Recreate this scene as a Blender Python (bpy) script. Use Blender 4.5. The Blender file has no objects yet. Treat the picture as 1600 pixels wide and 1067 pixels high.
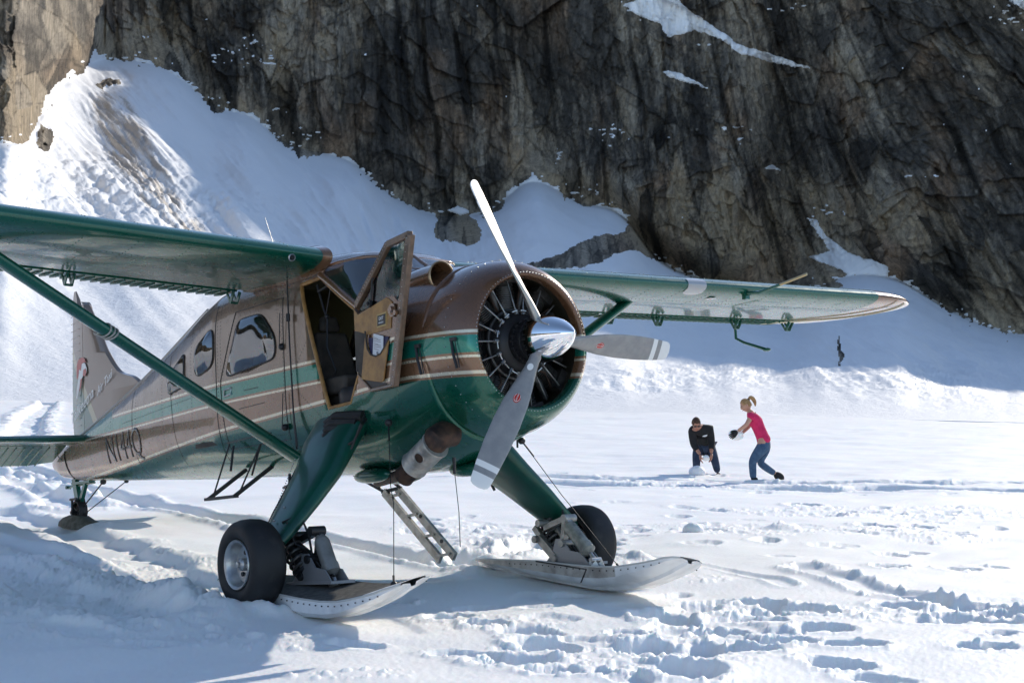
import bpy, bmesh, math, random
import numpy as np
from mathutils import Matrix, Vector
random.seed(7); rng = np.random.RandomState(7)
sc = bpy.context.scene
COL = sc.collection
R = math.radians
sin, cos, pi = math.sin, math.cos, math.pi

# ------------------------------------------------------------------ camera, sky, sun, exposure
FOC = 2391.1                       # focal length in pixels of a 1600 px wide frame
PITCH, ROLL = 0.0301, 0.020
CAMZ = 1.6265
Fv = Vector((0, cos(PITCH), sin(PITCH)))
Rv0 = Vector((1, 0, 0)); Uv0 = Vector((0, -sin(PITCH), cos(PITCH)))
Rv = Rv0 * cos(ROLL) + Uv0 * sin(ROLL); Uv = Uv0 * cos(ROLL) - Rv0 * sin(ROLL)
cd = bpy.data.cameras.new('camera'); cam = bpy.data.objects.new('camera', cd); COL.objects.link(cam)
cd.sensor_width = 36; cd.lens = FOC / 1600 * 36; cd.clip_start = 0.1; cd.clip_end = 20000
cam.matrix_world = Matrix(((Rv.x, Uv.x, -Fv.x, 0), (Rv.y, Uv.y, -Fv.y, 0), (Rv.z, Uv.z, -Fv.z, CAMZ), (0, 0, 0, 1)))
sc.camera = cam
SUN_AZ, SUN_EL = 36.3, 26.0        # degrees clockwise from +Y, above the horizon
w = bpy.data.worlds.new('World'); sc.world = w; w.use_nodes = True
nt = w.node_tree; bg = nt.nodes['Background']; sky = nt.nodes.new('ShaderNodeTexSky')
sky.sky_type = 'NISHITA'; sky.sun_disc = False; sky.sun_elevation = R(SUN_EL); sky.sun_rotation = R(SUN_AZ)
sky.altitude = 1500; sky.air_density = 0.9; sky.dust_density = 0.5; sky.ozone_density = 0.45
nt.links.new(sky.outputs[0], bg.inputs[0]); bg.inputs[1].default_value = 0.15
sd = bpy.data.lights.new('sun', 'SUN'); so = bpy.data.objects.new('sun', sd); COL.objects.link(so)
sd.energy = 3.1; sd.angle = R(0.55); sd.color = (1.0, 0.92, 0.80)
sv = Vector((sin(R(SUN_AZ)) * cos(R(SUN_EL)), cos(R(SUN_AZ)) * cos(R(SUN_EL)), sin(R(SUN_EL))))
so.rotation_euler = sv.to_track_quat('Z', 'Y').to_euler(); so.location = (60, 60, 90)
vs = sc.view_settings; vs.view_transform = 'Standard'; vs.look = 'None'; vs.gamma = 1; vs.exposure = 0.66
vs.use_curve_mapping = False

# ------------------------------------------------------------------ noise
def _hash(ix, iy, seed):
    h = (ix.astype(np.int64) * 374761393 + iy.astype(np.int64) * 668265263 + seed * 974634777) & 0xffffffff
    h = ((h ^ (h >> 13)) * 1274126177) & 0xffffffff
    return (h ^ (h >> 16)) & 0xffffffff
def perlin(x, y, seed=0):
    ix = np.floor(x); iy = np.floor(y); fx = x - ix; fy = y - iy
    u = fx * fx * fx * (fx * (fx * 6 - 15) + 10); v = fy * fy * fy * (fy * (fy * 6 - 15) + 10)
    def g(dx, dy):
        a = _hash(ix + dx, iy + dy, seed) * (2 * pi / 4294967296.0)
        return np.cos(a) * (fx - dx) + np.sin(a) * (fy - dy)
    a, b, c, d = g(0, 0), g(1, 0), g(0, 1), g(1, 1)
    return ((a + (b - a) * u) + ((c + (d - c) * u) - (a + (b - a) * u)) * v) * 1.45
def fbm(x, y, o=4, seed=0, gain=.5):
    s = 0; a = 1; t = 0
    for i in range(o):
        s = s + a * perlin(x * 2 ** i + 13.7 * i, y * 2 ** i - 7.1 * i, seed + i); t += a; a *= gain
    return s / t
def ridged(x, y, o=4, seed=0):
    s = 0; a = 1; t = 0
    for i in range(o):
        s = s + a * (1 - 2 * np.abs(perlin(x * 2 ** i + 5.3 * i, y * 2 ** i + 9.1 * i, seed + i))); t += a; a *= .5
    return s / t
def worley(x, y, seed=0):
    """distance to nearest and second nearest cell point, and two random numbers and the offset of the nearest cell"""
    ix = np.floor(x); iy = np.floor(y)
    f1 = np.full(x.shape, 9.); f2 = np.full(x.shape, 9.); r1 = np.zeros(x.shape); r2 = np.zeros(x.shape); ox = np.zeros(x.shape); oy = np.zeros(x.shape)
    for dx in (-1, 0, 1):
        for dy in (-1, 0, 1):
            h = _hash(ix + dx, iy + dy, seed); a = (h & 0xffff) / 65535.; b = (h >> 16) / 65535.
            px = ix + dx + a - x; py = iy + dy + b - y; d = np.sqrt(px * px + py * py)
            m = d < f1
            f2 = np.where(m, f1, np.minimum(f2, d))
            r1 = np.where(m, a * 7.31 % 1, r1); r2 = np.where(m, b * 5.17 % 1, r2); ox = np.where(m, px, ox); oy = np.where(m, py, oy)
            f1 = np.where(m, d, f1)
    return f1, f2, r1, r2, ox, oy
def sstep(a, b, x):
    t = np.clip((x - a) / (b - a), 0, 1); return t * t * (3 - 2 * t)

# ------------------------------------------------------------------ materials
def mat(name, col=(.5, .5, .5), rough=.5, metal=0., coat=0., **k):
    m = bpy.data.materials.new(name); m.use_nodes = True
    b = m.node_tree.nodes['Principled BSDF']
    b.inputs['Base Color'].default_value = (*col, 1); b.inputs['Roughness'].default_value = rough
    b.inputs['Metallic'].default_value = metal; b.inputs['Coat Weight'].default_value = coat
    b.inputs['Coat Roughness'].default_value = .04
    for a, v in k.items():
        b.inputs[a.replace('_', ' ')].default_value = v
    return m
def N(m, t, **k):
    n = m.node_tree.nodes.new(t)
    for a, v in k.items(): setattr(n, a, v)
    return n
def L(m, a, b): m.node_tree.links.new(a, b)
def BS(m): return m.node_tree.nodes['Principled BSDF']
def math_(m, op, a, b=None, c=None):
    n = N(m, 'ShaderNodeMath', operation=op)
    for i, v in enumerate((a, b, c)):
        if v is None: continue
        if isinstance(v, (int, float)): n.inputs[i].default_value = v
        else: L(m, v, n.inputs[i])
    return n.outputs[0]
def mix_(m, f, a, b, bt='MIX'):
    n = N(m, 'ShaderNodeMix', data_type='RGBA', blend_type=bt)
    for i, v in ((0, f), (6, a), (7, b)):
        if isinstance(v, (int, float)): n.inputs[i].default_value = v
        elif isinstance(v, tuple): n.inputs[i].default_value = (*v, 1)
        else: L(m, v, n.inputs[i])
    return n.outputs[2]
def noise_(m, scale, detail=4, rough=.55, vec=None, sc3=None):
    tc = N(m, 'ShaderNodeTexCoord'); v = vec or tc.outputs['Object']
    if sc3:
        mp = N(m, 'ShaderNodeMapping'); mp.inputs['Scale'].default_value = sc3; L(m, v, mp.inputs[0]); v = mp.outputs[0]
    n = N(m, 'ShaderNodeTexNoise'); n.inputs['Scale'].default_value = scale; n.inputs['Detail'].default_value = detail; n.inputs['Roughness'].default_value = rough
    L(m, v, n.inputs['Vector']); return n.outputs['Fac']
def ramp_(m, f, p0, p1, c0=(0, 0, 0), c1=(1, 1, 1)):
    n = N(m, 'ShaderNodeValToRGB'); e = n.color_ramp.elements
    e[0].position = p0; e[1].position = p1; e[0].color = (*c0, 1); e[1].color = (*c1, 1); L(m, f, n.inputs[0]); return n.outputs[0]
def bump_(m, h, strength, dist, prev=None):
    n = N(m, 'ShaderNodeBump'); n.inputs['Strength'].default_value = strength; n.inputs['Distance'].default_value = dist
    L(m, h, n.inputs['Height'])
    if prev: L(m, prev, n.inputs['Normal'])
    return n.outputs[0]
def worn(m, c0, c1, scale=6, lo=.4, hi=.65, rough=None):
    f = ramp_(m, noise_(m, scale, 6), lo, hi); L(m, mix_(m, f, c0, c1), BS(m).inputs['Base Color'])
    if rough:
        r = math_(m, 'MULTIPLY_ADD', noise_(m, scale * 3, 5), rough[1] - rough[0], rough[0]); L(m, r, BS(m).inputs['Roughness'])
    return m

GREEN, TAUPE, CREAM, TEAL = (.001, .085, .052), (.20, .138, .092), (.62, .56, .42), (.01, .17, .12)
def paint(name, col, dirt=.35, **k):
    m = mat(name, col, .3, .35, .9, **k)
    f = math_(m, 'MULTIPLY', ramp_(m, noise_(m, 1.7, 4, .5), .45, .8), dirt)
    L(m, mix_(m, f, col, tuple(c * .55 + .02 for c in col)), BS(m).inputs['Base Color'])
    L(m, math_(m, 'MULTIPLY_ADD', noise_(m, 9, 5), .25, .16), BS(m).inputs['Roughness'])
    L(m, bump_(m, noise_(m, 2.0, 1, .3), .10, .02), BS(m).inputs['Normal'])
    L(m, bump_(m, noise_(m, 2.0, 1, .3), .07, .02), BS(m).inputs['Coat Normal'])
    return m
M_green = paint('green_paint', GREEN); BS(M_green).inputs['Coat Weight'].default_value = .5; BS(M_green).inputs['Metallic'].default_value = .2; M_taupe = paint('brown_paint', TAUPE)
M_bronze = paint('bronze_paint', (.19, .095, .045)); M_cream = paint('cream_paint', CREAM)
M_alu = worn(mat('aluminium', (.6, .6, .6), .35, .9), (.55, .55, .54), (.36, .36, .36), 8, rough=(.25, .5))
M_steel = worn(mat('steel', (.5, .5, .5), .4, .7), (.42, .41, .38), (.26, .25, .23), 14, rough=(.35, .6))
M_grey = mat('grey_cast', (.28, .28, .29), .45, .4); M_dark = mat('black_metal', (.02, .02, .022), .45, .3)
M_rubber = mat('rubber', (.018, .018, .019), .62)
f_ = noise_(M_rubber, 35, 5); L(M_rubber, bump_(M_rubber, f_, .25, .004), BS(M_rubber).inputs['Normal'])
L(M_rubber, mix_(M_rubber, ramp_(M_rubber, noise_(M_rubber, 7, 7), .5, .75), (.008, .008, .009), (.030, .028, .026)), BS(M_rubber).inputs['Base Color'])
M_chrome = mat('chrome', (.86, .87, .88), .04, 1.0)
M_blade = worn(mat('blade_grey', (.26, .26, .26), .38, .2), (.24, .24, .24), (.30, .295, .285), 12)
M_bladeback = worn(mat('blade_bare', (.6, .6, .58), .3, .85), (.40, .39, .36), (.33, .32, .29), 12, rough=(.35, .5))
M_white = mat('white_paint', (.72, .72, .70), .4); M_red = mat('red_paint', (.45, .02, .01), .4)
M_rust = worn(mat('exhaust_pipe', (.07, .045, .035), .6, .6), (.085, .05, .035), (.03, .022, .02), 15)
M_ochre = worn(mat('ochre_lining', (.32, .17, .05), .5), (.36, .19, .055), (.22, .11, .035), 10)
M_olive = mat('olive_lining', (.33, .30, .16), .7); M_seat = worn(mat('seat_fabric', (.05, .045, .04), .8), (.075, .062, .05), (.035, .03, .026), 6)
M_skiwhite = worn(mat('ski_bottom', (.75, .76, .76), .35), (.74, .75, .76), (.55, .56, .57), 5)
M_skitop = worn(mat('ski_top', (.06, .06, .055), .7), (.05, .05, .047), (.11, .105, .095), 22)
M_skiside = worn(mat('ski_side', (.4, .38, .35), .5, .3), (.46, .44, .41), (.25, .23, .21), 7)
M_glass = bpy.data.materials.new('glass'); M_glass.use_nodes = True
n_ = M_glass.node_tree; n_.nodes.clear(); o_ = n_.nodes.new('ShaderNodeOutputMaterial'); mx = n_.nodes.new('ShaderNodeMixShader')
tr = n_.nodes.new('ShaderNodeBsdfTransparent'); tr.inputs[0].default_value = (.66, .70, .67, 1)
gl = n_.nodes.new('ShaderNodeBsdfGlossy'); gl.inputs['Roughness'].default_value = .02
fr = n_.nodes.new('ShaderNodeFresnel'); fr.inputs[0].default_value = 3.0
nn_ = n_.nodes.new('ShaderNodeTexNoise'); nn_.inputs['Scale'].default_value = 1.6; nn_.inputs['Detail'].default_value = 1; tcg = n_.nodes.new('ShaderNodeTexCoord'); n_.links.new(tcg.outputs['Object'], nn_.inputs['Vector'])
bg_ = n_.nodes.new('ShaderNodeBump'); bg_.inputs['Strength'].default_value = 1.; bg_.inputs['Distance'].default_value = .12; n_.links.new(nn_.outputs['Fac'], bg_.inputs['Height']); n_.links.new(bg_.outputs[0], gl.inputs['Normal'])
n_.links.new(fr.outputs[0], mx.inputs[0]); n_.links.new(tr.outputs[0], mx.inputs[1]); n_.links.new(gl.outputs[0], mx.inputs[2]); n_.links.new(mx.outputs[0], o_.inputs[0])

# fuselage livery: stripes by height, rivets and dirt
def livery():
    m = mat('fuselage_paint', GREEN, .3, .45, .6)
    tc = N(m, 'ShaderNodeTexCoord'); sx = N(m, 'ShaderNodeSeparateXYZ'); L(m, tc.outputs['Object'], sx.inputs[0])
    x = math_(m, 'ADD', sx.outputs[0], B0[0]); z = math_(m, 'ADD', sx.outputs[2], B0[2])
    back = math_(m, 'MAXIMUM', math_(m, 'SUBTRACT', -1.0, x), 0.)
    z3 = math_(m, 'MULTIPLY_ADD', back, .043, z)
    # in front of x=-0.6 lines dip a little with the rounding of the cowl
    dip = math_(m, 'MULTIPLY', math_(m, 'MAXIMUM', math_(m, 'ADD', x, .75), 0.), .05)
    zz = math_(m, 'ADD', z, dip); z3 = math_(m, 'ADD', z3, dip)
    # aft of -6.3 the top line kinks up to the dorsal edge
    kink = math_(m, 'MULTIPLY', math_(m, 'MAXIMUM', math_(m, 'SUBTRACT', -6.75, x), 0.), .9)
    z1 = math_(m, 'SUBTRACT', zz, kink)
    c = GREEN
    col = None
    def over(prev, src, thr, colr):
        return mix_(m, math_(m, 'GREATER_THAN', src, thr), prev, colr)
    TB = (.21, .115, .062); TOP = mix_(m, math_(m, 'GREATER_THAN', x, -1.47), TAUPE, (.15, .075, .038))
    col = over(GREEN, z3, -.232, TB); col = over(col, z3, -.214, CREAM); col = over(col, z3, -.19, TB)
    # upper band lines
    m2 = math_(m, 'GREATER_THAN', zz, -.098)
    col = mix_(m, m2, col, CREAM); col = over(col, zz, -.080, TB); col = over(col, zz, -.062, TEAL)
    col = over(col, z1, .062, TB); col = over(col, z1, .078, CREAM); col = mix_(m, math_(m, 'GREATER_THAN', z1, .10), col, TOP)
    d = math_(m, 'MULTIPLY', ramp_(m, noise_(m, 1.6, 8, .65), .42, .7), .45)
    dk = mix_(m, 1., col, (.62, .6, .58), 'MULTIPLY'); col = mix_(m, d, col, dk)
    # panel joints every so often: thin dark lines
    L(m, col, BS(m).inputs['Base Color'])
    L(m, math_(m, 'MULTIPLY_ADD', noise_(m, 9, 5), .25, .14), BS(m).inputs['Roughness'])
    h = noise_(m, 2.2, 1.5, .4); bn = bump_(m, h, .22, .03)
    L(m, bn, BS(m).inputs['Normal']); L(m, bump_(m, h, .16, .03), BS(m).inputs['Coat Normal'])
    return m

# ------------------------------------------------------------------ mesh builder
class MB:
    def __init__(s): s.v = []; s.f = []; s.m = []
    def add(s, vs, fs, mi=0):
        o = len(s.v); s.v += [tuple(v) for v in vs]; s.f += [tuple(i + o for i in f) for f in fs]; s.m += [mi] * len(fs); return s
    def loft(s, rings, closed=True, cap=(True, True), mi=0):
        n = len(rings[0]); vs = [p for r in rings for p in r]; fs = []
        for i in range(len(rings) - 1):
            for j in range(n if closed else n - 1):
                k = (j + 1) % n; fs.append((i * n + j, i * n + k, (i + 1) * n + k, (i + 1) * n + j))
        if cap[0]: fs.append(tuple(range(n))[::-1])
        if cap[1]: fs.append(tuple(range((len(rings) - 1) * n, len(rings) * n)))
        return s.add(vs, fs, mi)
    def tube(s, pts, r, n=10, mi=0, cap=True, flat=1., up=None):
        pts = [Vector(p) for p in pts]; rs = r if isinstance(r, (list, tuple)) else [r] * len(pts); rings = []
        prev = None
        for i, p in enumerate(pts):
            d = (pts[min(i + 1, len(pts) - 1)] - pts[max(i - 1, 0)]).normalized()
            a = (Vector(up) if up else (prev if prev else (Vector((0, 0, 1)) if abs(d.z) < .9 else Vector((1, 0, 0)))))
            a = (a - d * a.dot(d)).normalized(); prev = a; b = d.cross(a)
            rings.append([p + (a * cos(t) + b * sin(t) * flat) * rs[i] for t in [2 * pi * k / n for k in range(n)]])
        return s.loft(rings, True, (cap, cap), mi)
    def lathe(s, o, ax, prof, n=32, mi=0, cap=(False, False)):
        o = Vector(o); ax = Vector(ax).normalized(); a = Vector((0, 0, 1)) if abs(ax.z) < .9 else Vector((1, 0, 0))
        a = (a - ax * a.dot(ax)).normalized(); b = ax.cross(a)
        rings = [[o + ax * h + (a * cos(t) + b * sin(t)) * max(r, 1e-4) for t in [2 * pi * k / n for k in range(n)]] for h, r in prof]
        return s.loft(rings, True, cap, mi)
    def box(s, c, size, rot=None, mi=0):
        c = Vector(c); hx, hy, hz = [q / 2 for q in size]; Rm = rot or Matrix.Identity(3)
        vs = [c + Rm @ Vector((x * hx, y * hy, z * hz)) for x in (-1, 1) for y in (-1, 1) for z in (-1, 1)]
        return s.add(vs, [(0, 1, 3, 2), (4, 6, 7, 5), (0, 4, 5, 1), (2, 3, 7, 6), (0, 2, 6, 4), (1, 5, 7, 3)], mi)
    def beam(s, p0, p1, w_, h_, up=(0, 0, 1), mi=0, w1=None, h1=None):
        p0 = Vector(p0); p1 = Vector(p1); d = (p1 - p0).normalized(); a = Vector(up); a = (a - d * a.dot(d)).normalized(); b = d.cross(a)
        rr = []
        for p, ww, hh in ((p0, w_, h_), (p1, w1 or w_, h1 or h_)):
            rr.append([p + b * x * ww / 2 + a * z * hh / 2 for x, z in ((-1, -1), (1, -1), (1, 1), (-1, 1))])
        return s.loft(rr, True, (True, True), mi)
    def prism(s, poly, d, mi=0):
        """poly: 3-D points of a planar outline; d: thickness vector"""
        n = len(poly); P = [Vector(p) for p in poly]; Q = [p + Vector(d) for p in P]
        return s.add(P + Q, [tuple(range(n))[::-1], tuple(range(n, 2 * n))] + [(i, (i + 1) % n, n + (i + 1) % n, n + i) for i in range(n)], mi)
    def sphere(s, c, r, n=16, mi=0, sc3=(1, 1, 1), rnd=0):
        rings = []
        for i in range(1, n):
            t = pi * i / n; ring = []
            for k in range(2 * n):
                q = 1 + rnd * (random.random() - .5)
                ring.append((c[0] + r * sc3[0] * sin(t) * cos(pi * k / n) * q, c[1] + r * sc3[1] * sin(t) * sin(pi * k / n) * q, c[2] + r * sc3[2] * cos(t) * q))
            rings.append(ring)
        return s.loft(rings, True, (True, True), mi)
    def obj(s, name, mats, parent=None, off=None, smooth=True, angle=40, bevel=0, **props):
        me = bpy.data.meshes.new(name)
        off = Vector(off) if off is not None else Vector((0, 0, 0))
        me.from_pydata([tuple(Vector(v) - off) for v in s.v], [], s.f)
        mats = mats if isinstance(mats, (list, tuple)) else [mats]
        for q in mats: me.materials.append(q)
        if len(mats) > 1: me.polygons.foreach_set('material_index', s.m)
        bm = bmesh.new(); bm.from_mesh(me); bmesh.ops.recalc_face_normals(bm, faces=bm.faces); bm.to_mesh(me); bm.free()
        if smooth:
            me.shade_smooth(); me.set_sharp_from_angle(angle=R(angle))
        o = bpy.data.objects.new(name, me); COL.objects.link(o)
        if parent: o.parent = parent
        if bevel:
            b = o.modifiers.new('bevel', 'BEVEL'); b.width = bevel; b.segments = 2; b.limit_method = 'ANGLE'; b.angle_limit = R(45)
        for k, v in props.items(): o[k] = v
        return o

# ------------------------------------------------------------------ aircraft frame (x forward, y to port, z up; origin at the propeller hub)
B0 = Vector((-1.51, 0, -1.815))
HUB = Vector((0.21197, 11.01936, 1.98))
FWD = Vector((0.61792862, -0.77661812, 0.12259084)); PORT = Vector((0.78252044, 0.62262489, 0)); UPV = FWD.cross(PORT)
AM = Matrix(((FWD.x, PORT.x, UPV.x), (FWD.y, PORT.y, UPV.y), (FWD.z, PORT.z, UPV.z)))
def toworld(p): return HUB + AM @ Vector(p)
def Gz(x, h): return (h - 1.98 - x * sin(.1229)) / cos(.1229)      # body height of a point h above the snow
def ground_px(px, py, h=0.):
    d = Fv * FOC + Rv * (px - 800) - Uv * (py - 533.5); t = (h - CAMZ) / d.z
    return (d.x * t, d.y * t)
M_liv = livery()

# ================================================================== SNOW FIELD
def to_azel(px, py):
    px = np.asarray(px, float); py = np.asarray(py, float)
    d = [Fv[i] * FOC + Rv[i] * (px - 800) - Uv[i] * (py - 533.5) for i in range(3)]
    return np.arctan2(d[0], d[1]), np.arctan2(d[2], np.hypot(d[0], d[1]))
def azel_px(az, el):
    x = np.sin(az) * np.cos(el); y = np.cos(az) * np.cos(el); z = np.sin(el)
    dd = x * Fv.x + y * Fv.y + z * Fv.z
    return 800 + FOC * (x * Rv.x + y * Rv.y + z * Rv.z) / dd, 533.5 - FOC * (x * Uv.x + y * Uv.y + z * Uv.z) / dd

def grid_mesh(name, X, Y, Z, mats, attrs=None, midx=None, keep=None, wrap=False):
    nr, nc = X.shape
    co = np.stack([X, Y, Z], -1).reshape(-1, 3)
    i = np.arange(nr * nc).reshape(nr, nc)
    if wrap: i = np.concatenate([i, i[:, :1]], 1)
    q = np.stack([i[:-1, :-1], i[:-1, 1:], i[1:, 1:], i[1:, :-1]], -1).reshape(-1, 4)
    if keep is not None:
        q = q[keep.reshape(-1)]
        used = np.unique(q); re = np.full(nr * nc, -1); re[used] = np.arange(len(used)); q = re[q]; co = co[used]
        if attrs: attrs = {k: v.reshape(-1, v.shape[-1])[used] for k, v in attrs.items()}
    me = bpy.data.meshes.new(name)
    me.vertices.add(len(co)); me.vertices.foreach_set('co', co.astype(np.float32).ravel())
    me.loops.add(len(q) * 4); me.loops.foreach_set('vertex_index', q.astype(np.int32).ravel())
    me.polygons.add(len(q)); me.polygons.foreach_set('loop_start', np.arange(0, len(q) * 4, 4, dtype=np.int32)); me.polygons.foreach_set('loop_total', np.full(len(q), 4, np.int32))
    me.update(calc_edges=True); me.shade_smooth()
    for m_ in mats: me.materials.append(m_)
    if attrs:
        for k, v in attrs.items():
            v = v.reshape(-1, v.shape[-1])
            if v.shape[1] == 3: v = np.concatenate([v, np.ones((len(v), 1))], 1)
            at = me.color_attributes.new(k, 'FLOAT_COLOR', 'POINT'); at.data.foreach_set('color', v.astype(np.float32).ravel())
    o = bpy.data.objects.new(name, me); COL.objects.link(o); return o

RF = 108.0     # where the flat snow ends and the slopes begin
def snow_height(x, y):
    """the broad, smooth shape of the snow field"""
    r = np.hypot(x, y)
    # wind-shaped undulation, long across the view
    a = .62
    u_ = x * cos(a) + y * sin(a); v_ = -x * sin(a) + y * cos(a)
    h = .10 * fbm(u_ / 5.5, v_ / 2.6, 3, 3) + .035 * fbm(u_ / 1.7, v_ / .9, 3, 11)
    far = sstep(16, 40, r)
    h = h * (1 - .3 * far) + far * .10 * ridged(x / 11, y / 4.5, 4, 21) * sstep(16, 30, r) + .05 * ridged(x / 3.2, y / 1.3, 3, 25) * sstep(18, 32, r) * sstep(-.2, .4, fbm(x / 12, y / 9, 2, 27))
    h = h + .35 * fbm(x / 60, y / 40, 2, 31) * sstep(35, 90, r)
    return h
def chunks(x, y, size, seed, dens=.5):
    f1, f2, r1, r2, ox, oy = worley(x / size, y / size, seed)
    rad = .16 + .30 * r2; return np.where(r1 < dens, np.sqrt(np.maximum(rad * rad - f1 * f1, 0)) * size * .75, 0.)
def seg_dist(x, y, pts):
    best = np.full(x.shape, 1e9); side = np.zeros(x.shape); along = np.zeros(x.shape); acc = 0
    for (x0, y0), (x1, y1) in zip(pts[:-1], pts[1:]):
        dx, dy = x1 - x0, y1 - y0; l2 = dx * dx + dy * dy; l = math.sqrt(l2)
        t = np.clip(((x - x0) * dx + (y - y0) * dy) / l2, 0, 1)
        ex = x - x0 - t * dx; ey = y - y0 - t * dy; d = np.hypot(ex, ey); m = d < best
        best = np.where(m, d, best); side = np.where(m, np.sign(dx * ey - dy * ex), side); along = np.where(m, acc + t * l, along); acc += l
    return best, side, along
def gp(*pp): return [ground_px(*p) for p in pp]
def rut(x, y, pts, wd, depth, berm, seed, crumble=.5):
    d, s_, al = seg_dist(x, y, pts)
    wob = 1 + .35 * perlin(al / .8, s_ * 3.3, seed); dd = d / (wd * wob)
    rough = fbm(x / .7, y / .7, 4, seed + 1)
    bm_ = np.exp(-((dd - 1.35) / .38) ** 2)
    h = -depth * (1 - sstep(.55, 1.05, dd)) * (1 + .5 * rough) + berm * .55 * bm_ * (1 + crumble * 1.0 * rough) + sstep(.3, .8, bm_) * crumble * (chunks(x, y, .20, seed + 2, .18) * .7 + chunks(x, y, .10, seed + 3, .3) * .8 + chunks(x, y, .05, seed + 4, .3)) * min(1, berm / .09)
    return h
def build_ground():
    azf = np.radians(np.linspace(-21.6, 21.6, 980)); azc = np.radians(np.concatenate([np.linspace(22.5, 180, 60), np.linspace(-178, -22.5, 58)]))
    az = np.concatenate([azf, azc])
    rr = np.concatenate([np.array([.05, 1.5, 3, 4.5, 5.6, 6.2]), 6.6 * np.exp(np.linspace(0, math.log(RF / 6.6 + .02), 690)), np.array([150, 260, 500, 1200, 4000, 9000])])
    A, RR = np.meshgrid(az, rr)
    X = RR * np.sin(A); Y = RR * np.cos(A)
    H = snow_height(X, Y)
    fine = np.abs(A) < R(22)
    k0 = 6; sub = slice(k0, k0 + 690); cs = slice(0, 980)
    x = X[sub, cs]; y = Y[sub, cs]; h = H[sub, cs].copy()
    # ---- trampled ground: mask fields given by soft blobs on the snow (metres)
    def blob(px, py, rx, ry):
        cx, cy = ground_px(px, py); return np.exp(-((x - cx) / rx) ** 2 - ((y - cy) / ry) ** 2)
    tr_ = np.zeros(x.shape)
    for b in [(1080, 1000, .75, .9), (1010, 1040, .8, .7), (880, 1030, .7, .7), (1180, 950, .8, .7), (1320, 960, .7, .6), (1500, 960, 1.0, .55), (1600, 955, .6, .5),
              (760, 975, .6, .5), (690, 965, .35, .25), (330, 995, .9, .5), (120, 900, 2.0, 2.0), (20, 960, 2., 1.6), (250, 960, 1.1, .8), (430, 1000, .5, .3), (560, 1060, .5, .3), (1420, 835, 1.2, .9), (1150, 830, 1.6, 1.0), (1330, 800, 2.2, 1.2),
              (780, 850, .9, 1.2), (700, 825, .8, 1.1), (1050, 760, 1.6, 1.2), (1270, 758, 1.6, 1.0), (410, 960, .5, .3), (1050, 905, .6, .4), (1520, 800, 1.6, 1.2), (1010, 880, .8, .8)]:
        tr_ = np.maximum(tr_, blob(*b))
    tr_ = sstep(.25, .75, tr_ + .35 * fbm(x / .8, y / .8, 3, 51))
    crumb = fbm(x / .32, y / .32, 4, 61); w1 = worley(x / .5, y / .6, 63)
    pits = 1 - sstep(.18, .42, w1[0] + .10 * crumb)
    h += tr_ * (.020 * fbm(x / .6, y / .6, 3, 62) + .006 * crumb) + sstep(.3, .9, tr_) * (chunks(x, y, .16, 64, .16) * .6 + chunks(x, y, .085, 65, .25) * .7 + chunks(x, y, .045, 66, .3) * .7)
    HO = np.zeros(x.shape); RI = np.zeros(x.shape)
    # ---- footprints
    def foot(cx, cy, L_, W_, ang, dep):
        rr_ = math.hypot(cx, cy); m_ = L_ * 1.4
        i0 = int(np.searchsorted(rr[sub], rr_ - m_)); i1 = int(np.searchsorted(rr[sub], rr_ + m_)) + 1
        a0 = math.atan2(cx, cy); da = m_ / rr_
        j0 = int(np.searchsorted(azf, a0 - da)); j1 = int(np.searchsorted(azf, a0 + da)) + 1
        if i1 <= i0 or j1 <= j0: return
        xx = x[i0:i1, j0:j1] - cx; yy = y[i0:i1, j0:j1] - cy
        u_ = (xx * cos(ang) + yy * sin(ang)) / (L_ / 2); v_ = (-xx * sin(ang) + yy * cos(ang)) / (W_ / 2)
        v_ = v_ * (1 + .15 * u_)
        q = np.sqrt(np.abs(u_) ** 2.4 + np.abs(v_) ** 2.4) ** (1 / 1.2) ** 1 + .26 * fbm(xx / .20 + cx * 7, yy / .20 + cy * 7, 3, 71)
        hole = 1 - sstep(.72, 1.08, q)
        dep *= .8; HO[i0:i1, j0:j1] = np.minimum(HO[i0:i1, j0:j1], -dep * hole * (.85 + .15 * u_)); RI[i0:i1, j0:j1] = np.maximum(RI[i0:i1, j0:j1], dep * .16 * np.exp(-((q - 1.25) / .25) ** 2) * (1 + .8 * fbm((xx + cx) / .1, (yy + cy) / .1, 2, 73)))
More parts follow.
